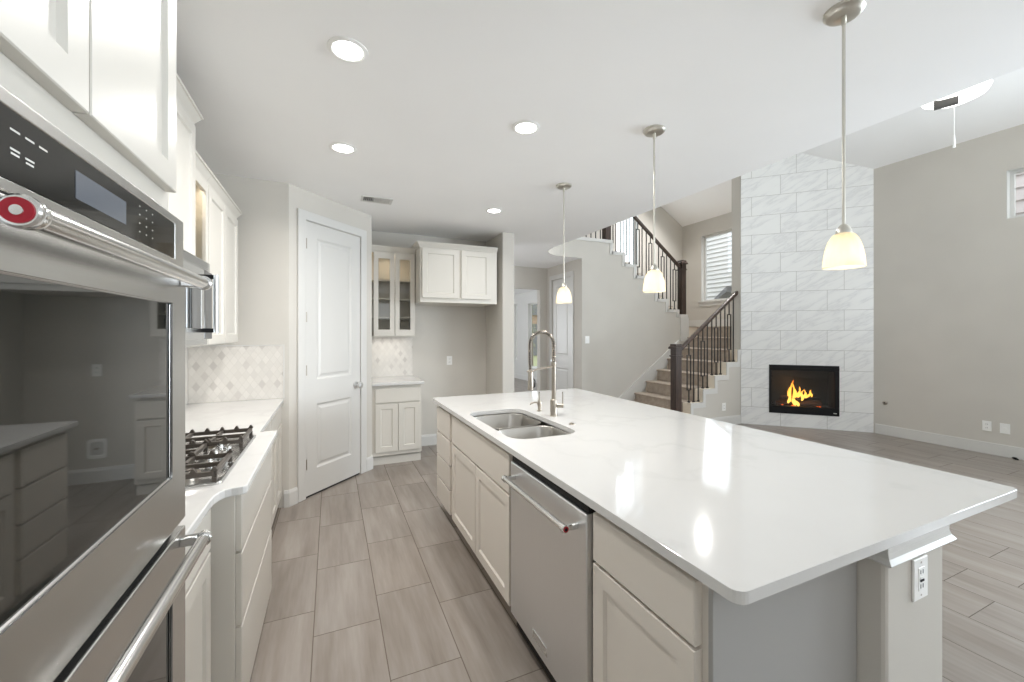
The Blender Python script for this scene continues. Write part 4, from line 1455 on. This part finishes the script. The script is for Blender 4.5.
for k in range(1, 9):
    x0 = tread_x(k) + 0.022
    x1 = x0 + RUN if k < 8 else XR - 0.02
    z = RISE * k
    ylo = 4.602
    if x1 > 6.05:
        ylo = 4.695
    s = MB().box(x0, x1 - 0.0005, ylo, 5.798, z - RISE if k > 1 else 0.0, z - 0.012)
    if k == 8:
        s.box(6.285, XR - 0.02, 5.798, 6.848, z - 0.2, z - 0.012)
    so = link('step', s, 'cream', st)
    cy0 = 4.70 if k < 6 else 4.70
    cp_ = [(x0 - 0.004, z - RISE - 0.0 if k > 1 else 0.002), (x0 - 0.004, z - 0.035), (x0 - 0.020, z - 0.030), (x0 - 0.027, z - 0.016), (x0 - 0.022, z - 0.004), (x0 - 0.010, z),
           (x1 - 0.006, z), (x1 - 0.006, z - 0.0115), (x0 - 0.0005, z - 0.0115), (x0 - 0.0005, z - RISE if k > 1 else 0.002)]
    cb = MB().fprism(WORLD, cp_, -5.776, -cy0)
    if k == 8:
        cb.box(6.285, XR - 0.025, 5.776, 6.845, z - 0.0115, z)
    link('carpet', cb, 'carpet', so)
# white stepped trim on the open side
sx = MB()
for k in range(2, 7):
    xa, xb, z = tread_x(k), min(tread_x(k + 1), 6.045), RISE * k
    sx.box(xa - 0.006, xb + 0.0, 4.515, 4.5295, z - 0.075, z + 0.004)
    sx.box(xa - 0.006, xa + 0.045, 4.517, 4.5295, z - RISE - 0.075, z - 0.075)
    rb = MB().box(xa - 0.006, xa + 0.012, 4.530, 4.601, z - RISE + 0.0045, z - 0.075)
    rb.box(xa - 0.006, xb - 0.008, 4.530, 4.601, z - 0.075, z + 0.004)
    link('step_end', rb, 'cream', st)
link('stringer_trim', sx, 'trim', st)
# the first riser return
link('starting_step_cap', MB().box(4.70, 4.955, 4.53, 4.601, 0.121, RISE), 'cream', st)
# skirt on the wall side
sp = [(4.30, 0.0), (4.30, 0.095), (6.02, 1.325), (6.02, 1.10), (4.60, 0.0)]
link('skirt_board', MB().fprism(WORLD, sp, -5.7995, -5.778), 'trim', st)

# upper flight (behind the stepped wall)
us = thing('staircase', 'upper stair flight climbing behind the stepped white wall cap', 'staircase', (5.2, 6.4, 1.58))
for k in range(1, 7):
    xb = 6.28 - (k - 1) * RUN
    z = 1.584 + 0.195 * k
    o_ = link('step', MB().box(xb - RUN + 0.0005, xb, 5.935, 6.868, z - 0.195, z - 0.012), 'cream', us)
    link('carpet', MB().box(xb - RUN + 0.001, xb + 0.024, 5.945, 6.86, z - 0.0115, z).box(xb + 0.0005, xb + 0.010, 5.945, 6.86, z - 0.195, z - 0.0115), 'carpet', o_)


# balustrades
def baluster(x, y, z0, z1, fancy, parent, zr0=None, zr1=None):
    b = MB()
    w_ = 0.0068
    if fancy:
        b.box(x - w_, x + w_, y - w_, y + w_, z0, zr0).box(x - w_, x + w_, y - w_, y + w_, zr1, z1)
        rw = 0.036
        b.box(x - rw - w_, x + rw + w_, y - w_, y + w_, zr0, zr0 + 2 * w_).box(x - rw - w_, x + rw + w_, y - w_, y + w_, zr1 - 2 * w_, zr1)
        b.box(x - rw - w_, x - rw + w_, y - w_, y + w_, zr0 + 2 * w_, zr1 - 2 * w_).box(x + rw - w_, x + rw + w_, y - w_, y + w_, zr0 + 2 * w_, zr1 - 2 * w_)
    else:
        b.box(x - w_, x + w_, y - w_, y + w_, z0, z1)
    b.box(x - 0.014, x + 0.014, y - 0.014, y + 0.014, z0, z0 + 0.022)
    return link('baluster', b, 'bal_iron', parent)


def newel(name_parent, x, y, z0, z1, hw=0.056):
    n = MB().box(x - hw, x + hw, y - hw, y + hw, z0, z1 - 0.075)
    n.box(x - hw - 0.012, x + hw + 0.012, y - hw - 0.012, y + hw + 0.012, z1 - 0.19, z1 - 0.17)
    o = link('newel_post', n, 'dark_wood_z', name_parent, bevel=0.003)
    cap = MB().box(x - hw - 0.022, x + hw + 0.022, y - hw - 0.022, y + hw + 0.022, z1 - 0.075, z1 - 0.045)
    rr_ = [[V(x + sx_ * e, y + sy_ * e, z) for sx_, sy_ in ((-1, -1), (1, -1), (1, 1), (-1, 1))] for z, e in ((z1 - 0.045, hw + 0.022), (z1 - 0.03, hw + 0.005), (z1, hw + 0.002))]
    cap.loft(rr_)
    link('cap', cap, 'dark_wood_z', o, bevel=0.003)


def rail(parent, p0, p1, hw=0.032, hh=0.030):
    p0, p1 = Vector(p0), Vector(p1)
    prof = [(-hw * 0.75, -hh), (hw * 0.75, -hh), (hw * 0.8, -hh * 0.2), (hw, hh * 0.1), (hw * 0.95, hh * 0.6), (hw * 0.5, hh), (-hw * 0.5, hh), (-hw * 0.95, hh * 0.6), (-hw, hh * 0.1), (-hw * 0.8, -hh * 0.2)]
    rings = []
    for p in (p0, p1):
        rings.append([p + V(0, a, b) for a, b in prof])
    link('handrail', MB().loft(rings), 'dark_wood_x', parent, smooth=True)


lb = thing('stair_railing', 'dark wood and black iron railing beside the lower stair flight', 'railing', (5.3, 4.60, 0))
LY = 4.60
newel(lb, 4.735, LY, 0.197, 1.295)


def lrail(x):
    return 1.20 + (x - 4.80) * 0.735


rail(lb, (4.795, LY, lrail(4.795)), (6.048, LY, lrail(6.048)))
for i in range(11):
    x = 4.985 + 0.0975 * i
    k = int((x - 4.70) / RUN) + 1
    z0 = RISE * k + 0.0045
    z1 = lrail(x) - 0.028
    L_ = z1 - z0
    baluster(x, 4.59, z0, z1, i % 3 == 0, lb, z0 + 0.16 * L_ + 0.04, z0 + 0.80 * L_)

ub = thing('stair_railing', 'dark wood and black iron railing of the upper flight under the ceiling edge', 'railing', (5.2, 5.86, 1.76))
UY = 5.86
newel(ub, 6.18, UY, 1.7625, 2.855)


def urail(x):
    return 2.71 + (6.15 - x) * 0.765


rail(ub, (6.12, UY, urail(6.12)), (4.48, UY, urail(4.48)))


def ucap(x):
    for (a, za), (b, zb) in zip(STP[1:], STP[2:]):
        if abs(za - zb) < 1e-6 and a <= x <= b:
            return za + 0.0555
    return 3.0755


i = 0
x = 6.09
while x > 4.5:
    z0, z1 = ucap(x), urail(x) - 0.028
    fancy = i % 3 == 1
    baluster(x, UY, z0, z1, fancy, ub, z0 + 0.16, z1 - 0.13)
    x -= 0.0985
    i += 1
hb_ = thing('balcony_railing', 'iron balusters of the upper hall railing glimpsed at the ceiling edge', 'railing', (4.0, 5.86, 3.075))
newel(hb_, 4.41, UY, 3.076, 4.35)
rail(hb_, (4.34, UY, 4.02), (3.55, UY, 4.02))
for i in range(8):
    baluster(4.28 - 0.098 * i, UY, 3.0755, 3.99, i % 3 == 2, hb_, 3.25, 3.85)

# ================================================================== OUTSIDE
tag(link('lawn', MB().box(-12, 40, -14, 40, -0.35, -0.12), 'lawn'), 'flat lawn outside the windows', 'lawn')
nh = thing('neighbouring_house', 'grey lap-sided neighbouring house seen through the stair window', 'house', (9.6, 6.0, -0.12))
sd_ = MB()
for k in range(52):
    z = -0.12 + k * 0.118
    sd_.quadbox([V(9.60, 3.6, z), V(9.7, 3.6, z), V(9.7, 10.5, z), V(9.60, 10.5, z), V(9.64, 3.6, z + 0.1185), V(9.7, 3.6, z + 0.1185), V(9.7, 10.5, z + 0.1185), V(9.64, 10.5, z + 0.1185)])
link('siding', sd_, 'siding', nh)
link('corner_board', MB().box(9.57, 9.6, 3.5, 3.62, -0.12, 6.0), 'trim', nh)
link('roof', MB().quadbox([V(9.3, 3.6, 6.0), V(13, 3.6, 8.0), V(13, 10.8, 8.0), V(9.3, 10.8, 6.0), V(9.3, 3.6, 6.15), V(13, 3.6, 8.15), V(13, 10.8, 8.15), V(9.3, 10.8, 6.15)]), 'roof', nh)
link('porch_roof', MB().quadbox([V(9.1, 7.55, 2.28), V(9.56, 7.55, 2.28), V(9.56, 7.2, 2.50), V(9.1, 7.2, 2.50), V(9.1, 7.55, 2.36), V(9.56, 7.55, 2.36), V(9.56, 7.2, 2.64), V(9.1, 7.2, 2.64)]), 'roof', nh)
nh2 = thing('neighbouring_house', 'mauve lap-sided neighbouring house seen through the high great room window', 'house', (10.4, 0.0, -0.12))
sd_ = MB()
for k in range(30):
    z = -0.12 + k * 0.21
    sd_.quadbox([V(10.40, -5, z), V(10.5, -5, z), V(10.5, 3.2, z), V(10.40, 3.2, z), V(10.44, -5, z + 0.212), V(10.5, -5, z + 0.212), V(10.5, 3.2, z + 0.212), V(10.44, 3.2, z + 0.212)])
link('siding', sd_, 'siding_pink', nh2)
link('roof', MB().quadbox([V(10.1, -5.3, 6.2), V(13, -5.3, 8), V(13, 3.25, 8), V(10.1, 3.25, 6.2), V(10.1, -5.3, 6.35), V(13, -5.3, 8.15), V(13, 3.25, 8.15), V(10.1, 3.25, 6.35)]), 'roof', nh2)
bh = thing('brick_house', 'tan brick house across the street seen through the front room window', 'house', (14.5, 27, -0.12))
link('wall', MB().box(11.5, 20, 25.5, 31, -0.12, 2.7), 'brick', bh)
link('roof', MB().fprism(WORLD, [(11.0, 2.7), (20.5, 2.7), (15.7, 4.9)], -31.4, -25.1), 'roof', bh)
link('garage_door', MB().box(12.6, 14.9, 25.46, 25.52, -0.1, 2.1), 'roof', bh)
tree = thing('garden_tree', 'thin leafy tree standing outside the front room window', 'tree', (8.35, 16.6, -0.12))
link('trunk', MB().tube([V(8.35, 16.6, -0.118), V(8.37, 16.6, 0.9), V(8.33, 16.62, 2.2), V(8.36, 16.6, 3.4)], [0.07, 0.055, 0.045, 0.02], 10), 'bark', tree, smooth=True)
lf = MB()
for k in range(420):
    a, zz = random.uniform(0, 2 * PI), random.uniform(0.4, 3.6)
    r = random.uniform(0.0, 0.55) * (1.0 - abs(zz - 1.9) / 2.6)
    p = V(8.35 + r * math.cos(a), 16.6 + r * math.sin(a), zz)
    d1 = V(random.uniform(-1, 1), random.uniform(-1, 1), random.uniform(-1, 1)).normalized()
    d2 = d1.orthogonal().normalized()
    s_ = random.uniform(0.03, 0.07)
    lf.b.faces.new(lf.loop([p - d1 * s_, p + d2 * s_ * 0.5, p + d1 * s_, p - d2 * s_ * 0.5]))
fo = link('foliage', lf, 'leaf', tree)
fo['kind'] = 'stuff'

# under-cabinet light strips that brighten the mosaic
for nm, loc, sx_, sy_, pwr in (('under_cabinet_light', (-0.82, 3.2, 1.375), 0.06, 1.0, 0.5), ('under_cabinet_light', (0.67, 5.12, 1.40), 0.4, 0.06, 0.35)):
    area(nm, loc, (0, 0.001, -1), sx_, sy_, pwr, (1, 0.95, 0.88))

# tidy helper properties
for o in bpy.data.objects:
    if '_base' in o:
        del o['_base']
